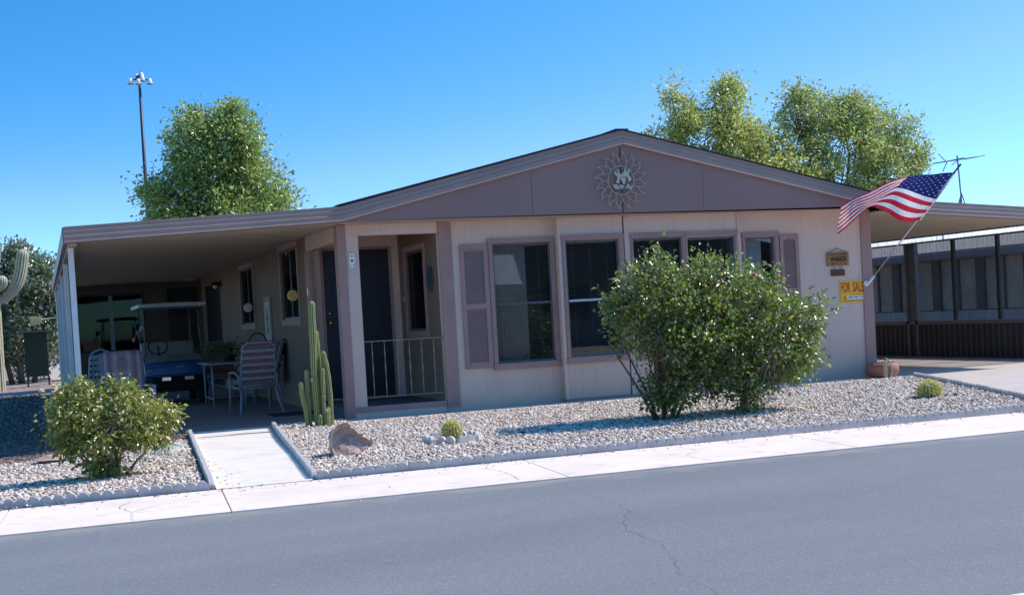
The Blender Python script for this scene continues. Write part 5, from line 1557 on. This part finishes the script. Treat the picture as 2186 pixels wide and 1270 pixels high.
pts = [FP(i/nu, j/nv) for j in range(nv+1) for i in range(nu+1)]
mb.grid(pts, nu, nv)
mi = []
for j in range(nv):
    for i in range(nu):
        st = int(j/nv*13+1e-6); uu = (i+.5)/nu
        mi.append(2 if (uu < .4 and st < 7) else (0 if st % 2 == 0 else 1))
mb.mi = mi
def cloth(name, c):
    m, nt, out = new_mat(name); L = nt.links
    tcn = N(nt,'TexCoord'); n1 = N(nt,'TexNoise'); n1.inputs['Scale'].default_value = 25; L.new(tcn.outputs['Object'], n1.inputs['Vector'])
    r = ramp(nt, [(.3, shade(c,.9)),(.7, shade(c,1.08))]); L.new(n1.outputs['Fac'], r.inputs['Fac'])
    d = N(nt,'BsdfDiffuse'); t = N(nt,'BsdfTranslucent'); L.new(r.outputs['Color'], d.inputs['Color']); L.new(r.outputs['Color'], t.inputs['Color'])
    ms = N(nt,'MixShader'); ms.inputs['Fac'].default_value = .42; L.new(d.outputs[0], ms.inputs[1]); L.new(t.outputs[0], ms.inputs[2]); L.new(ms.outputs[0], out.inputs['Surface'])
    return m
F_red, F_white, F_blue = cloth('flag_red', (.62,.035,.07)), cloth('flag_white', (.88,.88,.88)), cloth('flag_blue', (.018,.03,.16))
fl = mb.build('flag_cloth', [F_red, F_white, F_blue], ft, True, fix=False)
sm_ = MB()
for r in range(9):
    for q in range(6 if r % 2 == 0 else 5):
        uc = .4*((q*2+1+(r % 2))/12.); vc = (r+1)/10*.5385
        for sgn in (1,-1):
            vs = []
            for k in range(10):
                a = math.pi/2 + k*math.pi/5; rad = .0165 if k % 2 == 0 else .0066
                u = uc + rad*math.cos(a)*.72; v = vc - rad*math.sin(a)*1.25
                vs.append(FP(u, v) + FN(u, v)*.0035*sgn)
            ctr = FP(uc, vc)+FN(uc, vc)*.0035*sgn
            sm_.add([ctr]+vs, [(0, k+1, (k+1)%10+1) for k in range(10)])
sm_.build('stars', cloth('flag_star', (.88,.88,.88)), fl, fix=False)
mb = MB(); mb.tube([FP(0,0)+Vector((.012,0,.0)), FP(0,.5), FP(0,1)+Vector((.012,0,0))], .012, 8); mb.build('sleeve', F_white, fl)

# ----------------------------------------------------------------- antenna and light pole
an = thing('tv_antenna', 'spindly television antenna on a small tripod above the right carport roof', 'antenna', (13.25,3.5,2.6))
M_ant = mat('antenna_metal', (.20,.20,.24), .5, 9, .1, metal=.5)
mb = MB(); mb.tube([(13.25,3.5,2.75),(13.18,3.5,3.93)], .016, 6); mb.build('mast', M_ant, an)
mb = MB()
for x in (13.08, 13.40): mb.tube([(13.24,3.5,3.2),(x,3.45,2.62)], .012, 5)
mb.tube([(13.24,3.5,3.2),(13.25,3.8,2.62)], .012, 5)
mb.build('tripod', M_ant, an)
mb = MB(); mb.tube([(12.62,3.5,3.785),(13.65,3.5,3.90)], .012, 6); mb.build('boom', M_ant, an)
mb = MB()
mb.tube([(12.93,3.5,3.80),(12.74,3.5,3.97)], .010, 5); mb.tube([(12.93,3.5,3.80),(12.82,3.5,3.62)], .010, 5)
mb.tube([(13.2,3.5,3.85),(13.04,3.5,3.74)], .008, 5); mb.tube([(13.6,3.2,3.89),(13.6,3.8,3.89)], .008, 5); mb.tube([(12.7,3.1,3.79),(12.7,3.9,3.79)], .008, 5); mb.tube([(13.18,3.3,3.86),(13.18,3.7,3.86)], .01, 5)
mb.build('element', M_ant, an)

lpz = thing('light_pole', 'tall dark steel light pole with a ring of white floodlights behind the left tree', 'light pole', (1.10,45,-.1))
mb = MB(); mb.tube([(1.10,45,-.1),(1.10,45,6.5),(1.10,45,13.1)], [.13,.10,.06], 12); mb.build('pole', M_steel, lpz, True)
mb = MB(); mb.tube([(.70,45,13.03),(1.52,45,13.03)], .03, 6); mb.tube([(1.10,44.6,13.03),(1.10,45.4,13.03)], .03, 6); mb.lathe([(0,0),(.12,0),(.12,.25),(0,.25)], (1.08,45,12.98), 12); mb.build('crossarm', M_steel, lpz)
mb = MB(); mb.tube([(1.13,45,13.2),(1.13,45,13.55)], .008, 5); mb.build('rod', M_steel, lpz)
M_lamp = mat('white_lamp', (.78,.78,.80), .4, 6, .06)
for x, y, z in ((.70,45,12.95),(1.56,45,12.95),(1.02,44.6,12.86),(1.20,44.65,13.02),(1.22,45.2,13.26),(1.0,45.25,13.2)):
    mb = MB(); mb.lathe([(.02,.15),(.07,.14),(.10,.05),(.13,-.10),(.12,-.11),(.0,-.06)], (x,y,z), 14); lm = mb.build('floodlight', M_lamp, lpz, True)
    mb = MB(); mb.lathe([(.135,-.10),(.135,-.125),(.12,-.125),(.12,-.10)], (x,y,z), 14, False); mb.build('rim', M_steel, lm)

# ----------------------------------------------------------------- patio furniture under the carport
M_frame = mat('pale_tube', (.29,.265,.31), .4, 6, .08, spec=.5)
M_cush = mat('mauve_cushion', (.30,.165,.14), .95, 9, .2, .3, 60)
def patio_chair(label, loc, rot):
    t = thing('patio_chair', label, 'chair', loc, None, rot, local=True)
    # local frame: sitter faces +y
    def leg(sx, back):
        mb = MB()
        if back: mb.tube([(sx*.27,-.24,.40),(sx*.29,-.30,.2),(sx*.34,-.40,.0)], .017, 8)
        else: mb.tube([(sx*.31,.28,.62),(sx*.31,.30,.3),(sx*.32,.33,.0)], .017, 8)
        mb.build('leg', M_frame, t, True)
    for sx in (-1, 1): leg(sx, 1); leg(sx, 0)
    for sx in (-1, 1):
        mb = MB(); mb.tube([(sx*.31,.29,.60),(sx*.315,.22,.645),(sx*.315,-.1,.65),(sx*.30,-.26,.58),(sx*.28,-.25,.38)], .017, 8); mb.build('armrest', M_frame, t, True)
    mb = MB()
    mb.tube([(-.27,-.22,.36),(-.26,-.27,.6),(-.25,-.36,.98),(-.235,-.385,1.05),(-.19,-.40,1.085),(0,-.40,1.095),(.19,-.40,1.085),(.235,-.385,1.05),(.25,-.36,.98),(.26,-.27,.6),(.27,-.22,.36)], .016, 8)
    mb.bar((-.27,-.245,.44),(.27,-.245,.44),.03,.02)
    mb.build('back_frame', M_frame, t, True)
    for k in range(5):
        z = .55+k*.105; y = -.25-.145*(z-.5)/.5
        mb = MB(); mb.box(-.25,.25,y-.018,y-.006,z-.022,z+.022); mb.build('slat', M_frame, t)
    mb = MB(); mb.tube([(-.29,-.22,.40),(-.29,.27,.43),(.29,.27,.43),(.29,-.22,.40),(-.29,-.22,.40)], .016, 8); mb.build('seat_frame', M_frame, t, True)
    mb = MB(); mb.box(-.265,.265,-.22,.29,.445,.53); mb.build('seat_cushion', M_cush, t, bevel=.03)
    mb = MB()
    vs = [(-.245,-.225,.53),(.245,-.225,.53),(.245,-.36,1.06),(-.245,-.36,1.06),(-.245,-.13,.53),(.245,-.13,.53),(.245,-.27,1.06),(-.245,-.27,1.06)]
    mb.add(vs, [(0,1,2,3),(7,6,5,4),(0,4,5,1),(1,5,6,2),(2,6,7,3),(3,7,4,0)]); mb.build('back_cushion', M_cush, t, bevel=.03)
    return t
ch1 = patio_chair('pale framed patio chair seen from behind, with mauve cushions, nearest the table', (-.83,2.72,.024), R(6))
dup(ch1, (-.42,4.6,.024), R(75), 'cushioned patio chair turned sideways against the house wall beyond the nearest chair')
dup(ch1, (-.75,7.1,.024), R(182), 'cushioned patio chair on the far side of the patio table')
# glass-top table
tb_ = thing('patio_table', 'pale rectangular patio table with plants on it between the chairs and the golf cart', 'table', (-.80,5.7,.024))
mb = MB(); mb.box(-1.27,-.38,5.0,6.4,.745,.785); mb.build('table_top', M_frame, tb_, bevel=.01)
for x in (-1.17,-.48):
    for y in (5.12, 6.28):
        mb = MB(); mb.tube([(x,y,.745),(x,y,.4),(x,y,.024)], .02, 8); mb.build('leg', M_frame, tb_, True)
mb = MB(); mb.tube([(-1.17,5.12,.16),(-1.17,6.28,.16)], .012, 6); mb.tube([(-.48,5.12,.16),(-.48,6.28,.16)], .012, 6); mb.tube([(-1.17,5.7,.16),(-.48,5.7,.16)], .012, 6); mb.build('stretcher', M_frame, tb_)
ML_p = leaf_mat('pot_plant_leaf', [(0,(.03,.06,.015)),(.6,(.07,.13,.03)),(1,(.13,.2,.05))], .4, .2, coat=.2)
pp_ = thing('potted_plant', 'bushy green plant in a dark pot on the patio table', 'plant', (-.82,5.5,.786))
mb = MB(); mb.lathe([(0,0),(.09,0),(.12,.10),(.125,.12),(.105,.115),(0,.10)], (-.82,5.5,.786), 18); mb.build('pot', M_green, pp_, True)
rng = np.random.default_rng(55); n = 700
P = rng.normal(size=(n,3))*np.array([.19,.16,.07])+np.array([-.86,5.5,.98])
leaves('foliage', P, unit(P-np.array([-.82,5.5,.85]))+rng.normal(size=(n,3))*.5, rng.normal(size=(n,3))*.4+np.array([0,0,1]), rng.uniform(.04,.08,n), rng.uniform(.02,.035,n), ML_p, pp_)
# wrought-iron hoop stand by the wall
hp = thing('plant_stand', 'dark wire hoop plant stand against the house wall behind the patio chairs', 'plant stand', (-.20,6.2,.024))
mb = MB(); mb.tube([(-.36,6.2,.6)]+[(-.2+.16*math.cos(a), 6.2, 1.05+.2*math.sin(a)) for a in [math.pi*(1-k/12) for k in range(13)]]+[(-.04,6.2,.6)], .012, 6); mb.build('hoop', M_dark, hp, True)
mb = MB(); mb.lathe([(.13,.55),(.15,.60),(.15,.62),(.0,.58)], (-.2,6.2,.024), 16)
for a in (0,2.1,4.2): mb.tube([(-.2+.14*math.cos(a),6.2+.14*math.sin(a),.6),(-.2+.18*math.cos(a),6.2+.18*math.sin(a),.024)], .01, 6)
mb.build('basket', M_dark, hp)

# cushioned lounge chair facing the street
rc = thing('lounge_chair', 'white framed lounge chair with a tall striped southwestern cushion under the carport front', 'chair', (-2.83,1.7,.024))
def stripe_mat():
    m, nt, out = new_mat('striped_cushion'); L = nt.links
    tcn = N(nt,'TexCoord'); sp = N(nt,'SeparateXYZ'); L.new(tcn.outputs['Object'], sp.inputs[0])
    mu = N(nt,'Math',operation='MULTIPLY_ADD'); mu.inputs[1].default_value = 1/.62; mu.inputs[2].default_value = .5; L.new(sp.outputs[0], mu.inputs[0])
    A = (.33,.22,.205); B = (.17,.145,.20); C_ = (.33,.12,.10); D_ = (.42,.34,.33)
    r = ramp(nt, [(0,A),(.08,B),(.13,D_),(.19,C_),(.24,B),(.29,A),(.36,D_),(.42,A),(.58,A),(.64,D_),(.71,A),(.76,B),(.81,C_),(.87,D_),(.93,B),(1,A)])
    L.new(mu.outputs[0], r.inputs['Fac'])
    n1 = N(nt,'TexNoise'); n1.inputs['Scale'].default_value = 60; L.new(tcn.outputs['Object'], n1.inputs['Vector'])
    r2_ = ramp(nt, [(.3,(.85,.85,.85)),(.7,(1.1,1.1,1.1))]); L.new(n1.outputs['Fac'], r2_.inputs['Fac'])
    mx = N(nt,'MixRGB',blend_type='MULTIPLY'); mx.inputs['Fac'].default_value = 1; L.new(r.outputs['Color'], mx.inputs['Color1']); L.new(r2_.outputs['Color'], mx.inputs['Color2'])
    b = N(nt,'BsdfPrincipled'); b.inputs['Roughness'].default_value = .95; L.new(mx.outputs['Color'], b.inputs['Base Color']); L.new(b.outputs['BSDF'], out.inputs['Surface'])
    return m
M_str = stripe_mat()
mb = MB(); x0, x1 = -3.13, -2.53
nn = 14; pts = []
for side, yo in ((0, 0), (1, .09)):
    for j in range(9):
        z = .48+.64*j/8
        for i in range(nn+1):
            x = x0+(x1-x0)*i/nn; ed = min(1, min(i, nn-i)/2.0); ev = min(1, min(j, 8-j)/1.5)
            puff = .045*(ed**.5)*(ev**.5)
            if j == 6: puff *= .55
            zc_ = z - (.03*(1-ed) if j == 8 else 0)
            y = 1.55+.28*(z-.48)/.64 + (-puff if side == 0 else .05+puff)
            pts.append((x, y, zc_))
w_ = (nn+1)*9
fs2 = []
for s_ in (0,1):
    for j in range(8):
        for i in range(nn):
            a = s_*w_+j*(nn+1)+i; fs2.append((a,a+1,a+nn+2,a+nn+1))
for j in range(8):
    for i in (0, nn):
        a = j*(nn+1)+i; fs2.append((a, a+nn+1, w_+a+nn+1, w_+a))
for i in range(nn):
    for j in (0, 8):
        a = j*(nn+1)+i; fs2.append((a, a+1, w_+a+1, w_+a))
mb.add(pts, fs2); bc = mb.build('back_cushion', M_str, rc, True)
# woven diamond motif
mb = MB()
M_motif = mat('motif_thread', (.22,.16,.17), .95, 20, .1)
def mot(x, z): return (-2.83+x, 1.55+.28*(z-.48)/.64-.0505, z)
for P in ([(-.035,1.02),(0,1.055),(.035,1.02),(0,.985)],):
    vs = [mot(*p) for p in P]; mb.add(vs, [(0,1,2,3)])
for a, b in (((-.08,1.0),(0,.92)),((.08,1.0),(0,.92)),((-.08,.96),(-.08,.87)),((.08,.96),(.08,.87)),((0,.92),(0,.85)),((-.04,.92),(-.04,.86)),((.04,.92),(.04,.86))):
    mb.bar(mot(*a), mot(*b), .008, .004, (0,1,0))
mb.build('motif', M_motif, bc)
mb = MB(); mb.box(-3.12,-2.54,1.0,1.56,.40,.50); mb.build('seat_cushion', M_str, rc, bevel=.03)
for x in (-3.20,-2.46):
    mb = MB(); mb.bar((x,1.0,.03),(x,1.04,.60),.045,.03,(0,1,0)); mb.build('leg', M_frame, rc)
    mb = MB(); mb.bar((x,1.78,.03),(x,1.66,.60),.045,.03,(0,1,0)); mb.build('leg', M_frame, rc)
    mb = MB(); mb.box(x-.025,x+.025,.96,1.74,.60,.635); mb.build('armrest', M_frame, rc, bevel=.008)
mb = MB(); mb.box(-3.18,-2.48,1.02,1.62,.34,.395); mb.tube([(-3.12,1.66,.45),(-3.1,1.92,1.08),(-2.56,1.92,1.08),(-2.54,1.66,.45)], .016, 8); mb.build('frame', M_frame, rc)

# white openwork garden chair
lc = thing('garden_chair', 'white openwork metal garden chair behind the carport posts', 'chair', (-3.02,5.0,.024))
M_wi = mat('white_cast_metal', (.42,.43,.48), .45, 9, .06)
def bp3(a, b): return (-3.20+.34*a+.06*b, 5.05+.06*a+.10*b, .50+.62*b)
mb = MB(); fr_ = [bp3(0,0),bp3(0,.8),bp3(.12,.94),bp3(.5,1.02),bp3(.88,.94),bp3(1,.8),bp3(1,0)]
mb.tube(fr_, .014, 6); bk = mb.build('back_frame', M_wi, lc, True)
for r in range(6):
    for q in range(5):
        a = (q+.5)/5; b = .06+r*.15
        mb = MB(); d = .055 if (r+q) % 2 else .045
        mb.bar(bp3(a-.1,b-.055),bp3(a+.1,b+.055),.016,.02); mb.bar(bp3(a-.1,b+.055),bp3(a+.1,b-.055),.016,.02)
        mb.build('lattice', M_wi, bk)
mb = MB(); mb.box(-3.22,-2.84,4.66,5.08,.44,.465); mb.build('seat', M_wi, lc)
for x in (-3.20,-2.86):
    for y in (4.68,5.06):
        mb = MB(); mb.tube([(x,y,.44),(x+.01,y,.2),(x,y,.024)], .013, 6); mb.build('leg', M_wi, lc)

# doormat
mb = MB(); mb.box(-.75,-.06,1.55,2.15,.025,.038)
single('doormat', mb, mat('black_mat', (.025,.025,.03), .95, 20, .3, .5, 150), 'dark doormat on the carport slab beside the nearest patio chair', 'doormat', (-.4,1.85,.025))

# things on the side wall: plates hung in the windows, picture, lamp, doorbell
def disc(label, y, z, r, m, mc):
    t = thing('hanging_plate', label, 'wall ornament', (-.11, y, z))
    x = -.11
    mb = MB(); mb.lathe([(0,-.008),(r*.5,-.010),(r*.9,-.006),(r,-.001),(r,.002),(0,.002)], (x,y,z), 28, axis='y'); mb.build('plate', m, t, True)
    mb = MB(); mb.lathe([(r*.55,-.0125),(r*.62,-.0125),(r*.62,-.008),(r*.55,-.008)], (x,y,z), 24, False, axis='y'); mb.build('motif_ring', mc, t)
    mb = MB(); mb.lathe([(0,-.0145),(r*.16,-.0145),(r*.16,-.008),(0,-.008)], (x,y,z), 16, axis='y'); mb.build('motif', mc, t)
    mb = MB(); mb.tube([(x,y,z+r),(x,y,z+r+.2),(-.02,y,z+r+.28)], .004, 5); mb.build('cord', M_dark, t)
disc('round yellow plate hanging by the nearer side window', 2.94, 1.82, .088, mat('yellow_plate', (.80,.56,.20), .5, 9, .1), mat('plate_brown', (.35,.22,.08), .5, 9, .1))
disc('round white plate hanging by the farther side window', 7.71, 1.74, .088, M_white, mat('plate_grey', (.35,.37,.36), .5, 9, .1))
pc = thing('wall_picture', 'narrow framed picture of a green figure on the side wall between two windows', 'picture', (-.02,6.02,1.05))
mb = MB(); mb.box(-.03,-.001,5.66,6.38,1.02,1.90); mb.build('frame', M_trim, pc, bevel=.006)
mb = MB(); mb.box(-.034,-.0305,5.78,6.26,1.12,1.80); mb.build('sheet', mat('cream_sheet', (.55,.50,.42), .8, 5, .1), pc)
mb = MB(); mb.prism([(6.0,1.2),(6.12,1.3),(6.05,1.42),(6.16,1.5),(6.07,1.6),(6.1,1.72),(5.98,1.68),(5.96,1.55),(5.88,1.5),(5.95,1.38),(5.9,1.25)], 'x', -.0375, -.0345); mb.build('figure', mat('green_paint', (.05,.22,.16), .6, 6, .2), pc)
wl = thing('wall_lamp', 'small wall lamp above the far side door under the carport', 'lamp', (-.02,12.35,2.35))
mb = MB(); mb.box(-.03,-.001,12.25,12.4,2.32,2.46); mb.lathe([(0,.12),(.05,.11),(.12,.05),(.11,.03),(.0,.06)], (-.13,12.32,2.32), 14); mb.build('body', M_dark, wl)
mb = MB(); mb.ball((-.13,12.32,2.33), .06, 12, 8); mb.build('bulb', mat('cream_glass', (.7,.62,.45), .3, 5, .05), wl, True)
mb = MB(); mb.box(-.03,-.017,2.10,2.15,1.78,1.90)
single('doorbell', mb, M_brass, 'small brass doorbell on the mauve board left of the house door', 'doorbell', (-.02,2.12,1.84), bevel=.004)
mb = MB(); mb.box(1.432,1.449,1.93,1.985,1.62,1.70)
single('porch_bell', mb, M_brass, 'small brass chime plate on the porch side wall by the window', 'chime', (1.44,1.96,1.66), bevel=.003)

# ----------------------------------------------------------------- golf cart
gc = thing('golf_cart', 'blue golf cart with white roof and windscreen parked under the carport', 'golf cart', (-1.62,7.6,.024))
M_cblue = mat('cart_blue', (.026,.10,.23), .28, 4, .08, spec=.6); M_cream = mat('cart_cream', (.30,.27,.24), .4, 5, .08); M_rub = mat('rubber', (.012,.012,.014), .8, 9, .2); M_amber = mat('amber_lens', (.65,.14,.03), .25, 9, .1)
CX = -1.62
prof = [(6.46,.57),(6.44,.62),(6.46,.72),(6.52,.80),(6.66,.86),(6.95,.93),(7.02,.90),(7.0,.57)]
vs = []; n = len(prof); NX = 10
for i in range(NX+1):
    t = i/NX*2-1; x = CX+t*.56; back = .10*abs(t)**2.5; dz = -.03*abs(t)**3
    for y, z in prof: vs.append((x, y+(back if y < 6.9 else 0), z+(dz if z > .6 else 0)))
fs = [(i*n+k,(i+1)*n+k,(i+1)*n+(k+1)%n,i*n+(k+1)%n) for i in range(NX) for k in range(n)]+[tuple(range(n)),tuple(NX*n+k for k in range(n))[::-1]]
mb = MB(); mb.add(vs, fs); cowl = mb.build('cowl', M_cblue, gc, bevel=.01)
mb = MB(); mb.box(CX-.50,CX+.50,6.60,7.06,.935,.955)
vs = []
for i in range(NX+1):
    t = i/NX*2-1; x = CX+t*.53
    vs += [(x,6.55+.10*abs(t)**2.5,.832-.03*abs(t)**3),(x,6.98,.945-.02*abs(t)**3)]
mb = MB(); mb.add(vs, [(2*i,2*i+2,2*i+3,2*i+1) for i in range(NX)]); mb.build('dash_top', M_cream, gc, fix=False)
for sx in (-1,1):
    mb = MB(); mb.box(CX+sx*.47-.045,CX+sx*.47+.045,6.48,6.53,.655,.70); mb.build('indicator', M_amber, gc, bevel=.006)
    hl = MB(); hl.box(CX+sx*.20-.10,CX+sx*.20+.10,6.47,6.62,.47,.562); hl = hl.build('headlight', M_dark, gc, bevel=.006)
    mb = MB(); mb.box(CX+sx*.20-.075,CX+sx*.20+.075,6.462,6.469,.49,.548); mb.build('lens', mat('lamp_lens', (.75,.78,.82), .08, 5, .05, metal=.7), hl)
mb = MB()
for i in range(7): mb.box(CX-.03+i*.022,CX-.016+i*.022,6.430,6.437,.725-.002*(i%2),.738)
mb.build('badge', M_pew, gc)
mb = MB(); mb.box(CX-.52,CX+.52,6.62,9.0,.28,.40); mb.box(CX-.45,CX+.45,6.60,6.66,.30,.55); mb.build('chassis', M_rub, gc, bevel=.02)
mb = MB(); mb.box(CX-.50,CX+.50,6.50,6.56,.36,.43); mb.build('bumper', M_rub, gc, bevel=.02)
mb = MB(); mb.box(CX-.56,CX+.56,7.9,9.0,.401,.70); mb.build('rear_body', M_cblue, gc, bevel=.05)
mb = MB(); mb.box(CX-.50,CX+.50,7.75,8.25,.701,.80); mb.build('seat', M_cream, gc, bevel=.04)
mb = MB(); mb.box(CX-.50,CX+.50,8.22,8.32,.82,1.18); mb.build('seat_back', M_cream, gc, bevel=.04)
for sx in (-1,1):
    for y in (6.98, 8.55):
        mb = MB(); x = CX+sx*.47
        mb.lathe([(.10,-.09),(.20,-.09),(.225,-.06),(.225,.06),(.20,.09),(.10,.09)], (x,y,.25), 24, axis='x'); wh = mb.build('wheel', M_rub, gc, True)
        mb = MB(); mb.lathe([(0,-.07),(.10,-.08),(.11,0),(.10,.08),(0,.07)], (x,y,.25), 16, axis='x'); mb.build('rim', M_white, wh, True)
    for P_ in ([(CX+sx*.50,6.95,.93),(CX+sx*.48,7.12,1.82)], [(CX+sx*.48,8.6,.70),(CX+sx*.48,8.5,1.82)]):
        mb = MB(); mb.tube(P_, .015, 8); mb.build('roof_post', mat('cart_frame', (.10,.11,.13), .4, 4, .1), gc, True)
mb = MB()
NXr, NYr = 10, 12; pts = []
for j in range(NYr+1):
    for i in range(NXr+1):
        a = i/NXr*2-1; b = j/NYr*2-1
        pts.append((CX+a*.58, 7.72+b*1.05, 1.86+.05*(1-a**4)*(1-b**4)))
mb.grid(pts, NXr, NYr)
pts2 = [(x,y,1.83) for x,y,z in pts]; mb.grid(pts2, NXr, NYr)
mb.box(CX-.59,CX+.59,6.655,6.685,1.815,1.875); mb.box(CX-.59,CX+.59,8.755,8.785,1.815,1.875); mb.box(CX-.595,CX-.575,6.686,8.754,1.815,1.875); mb.box(CX+.575,CX+.595,6.686,8.754,1.815,1.875)
mb.build('roof', mat('cart_roof', (.42,.43,.43), .45, 4, .08), gc)
mb = MB(); mb.add([(CX-.49,6.94,.94),(CX+.49,6.94,.94),(CX+.47,7.11,1.82),(CX-.47,7.11,1.82)], [(0,1,2,3)]); mb.build('windscreen', glass_mat('cart_glass', (.75,.78,.8), .06), gc, fix=False)
mb = MB(); pts = [(CX-.25+.17*math.cos(2*math.pi*i/24), 7.28+.05*math.sin(2*math.pi*i/24)+.02, 1.10+.14*math.sin(2*math.pi*i/24)) for i in range(25)]; mb.tube(pts, .014, 6, False); mb.tube([(CX-.25,7.28,1.1),(CX-.25,7.05,.9)], .02, 6); mb.build('steering_wheel', M_rub, gc, True)
# small flag on the cart
cf = thing('small_flag', 'small American flag on a stick clipped to the left side of the golf cart', 'flag', (-2.24,6.9,1.1))
mb = MB(); mb.tube([(-2.22,6.9,1.0),(-2.235,6.9,1.62)], .005, 6); mb.build('stick', M_dark, cf)
mb = MB(); nu, nv = 10, 13; pts = []
for j in range(nv+1):
    for i in range(nu+1):
        s = i/nu; t = j/nv
        pts.append((-2.24 + (-.06-.10*(1-t))*(s*.4) - .17*s*t*.55 + .13*t*(1-s)*.9, 6.9+.03*math.sin(t*9)*s, 1.56-.36*s - .0*t + (-.10*t*(1-s)) + .05*t*s))
mb.grid(pts, nu, nv)
mb.mi = [2 if (j < 7 and i < 4) else (0 if j % 2 == 0 else 1) for j in range(nv) for i in range(nu)]
mb.build('cloth', [F_red, F_white, F_blue], cf, fix=False)

# ----------------------------------------------------------------- things at the far left
gb = thing('garden_cabinet', 'dark green garden cabinet with a flat overhanging top in front of the oleander', 'cabinet', (-4.15,26,-.1))
mb = MB(); mb.box(-4.40,-3.72,25.8,26.3,.22,1.60); mb.build('body', M_green, gb)
mb = MB(); mb.box(-4.62,-3.40,25.6,26.5,1.601,1.64); mb.build('top', mat('worn_green', (.10,.13,.12), .6, 6, .2), gb)
for x in (-4.38,-3.76):
    mb = MB(); mb.box(x,x+.05,25.82,25.87,-.1,.219); mb.build('leg', M_green, gb)
bx = thing('yard_box', 'pale yellow box on a thin arm above the green cabinet', 'box', (-4.0,26,1.7))
mb = MB(); mb.prism([(-4.18,2.10),(-3.84,2.06),(-3.84,1.88),(-4.16,1.80)], 'y', 25.9, 26.1); mb.build('box', mat('pale_yellow', (.62,.52,.25), .6, 6, .1), bx, bevel=.01)
mb = MB(); mb.tube([(-4.05,26,1.98),(-3.3,26,2.03),(-3.3,26,.0)], .02, 6); mb.build('arm', M_white, bx)

# ----------------------------------------------------------------- dry leaf litter and stray gravel
ML_dry = leaf_mat('dry_leaf', [(0,(.16,.08,.04)),(.5,(.30,.17,.08)),(1,(.45,.30,.14))], .8, .1, (.3,.2,.05), coat=0.)
rng = np.random.default_rng(77)
def litter(spots):
    Ps = []
    for x, y, sx_, sy_, n, z in spots:
        Ps.append(np.column_stack([x+rng.normal(size=n)*sx_, y+rng.normal(size=n)*sy_, z+rng.uniform(0,.012,n)]))
    P = np.concatenate(Ps); n = len(P)
    D = np.column_stack([rng.normal(size=n), rng.normal(size=n), rng.normal(size=n)*.15])
    o = leaves('leaf_litter', P, D, np.column_stack([rng.normal(size=n)*.3, rng.normal(size=n)*.3, np.ones(n)]), rng.uniform(.025,.05,n), rng.uniform(.012,.024,n), ML_dry, None)
    o['kind'] = 'stuff'
litter([(-3.2,-4.9,.22,.25,150,.0),(2.9,-4.3,.35,.3,140,.055),(3.85,-4.3,.25,.25,80,.055),(-2.45,-3.4,.06,1.2,110,.02),(6.3,-4.45,.25,.2,40,.05),(1.,-6.74,2.5,.04,60,.017),(5,-6.78,1.5,.04,40,.017),(-3.4,-6.74,.8,.03,30,.017)])
n = 320
P = np.column_stack([rng.uniform(-4.6,6.5,n), -6.74-np.abs(rng.normal(size=n))*.12, np.full(n,.018)])
P[::40,1] = rng.uniform(-9.5,-7.,len(P[::40])); P[:,2] = np.where(P[:,1] < -8, -.008, .012+(P[:,1]+6.7)*.012+.004)
S = rng.uniform(.004,.012,n)
stones('stray_gravel', P, S, M_stone)
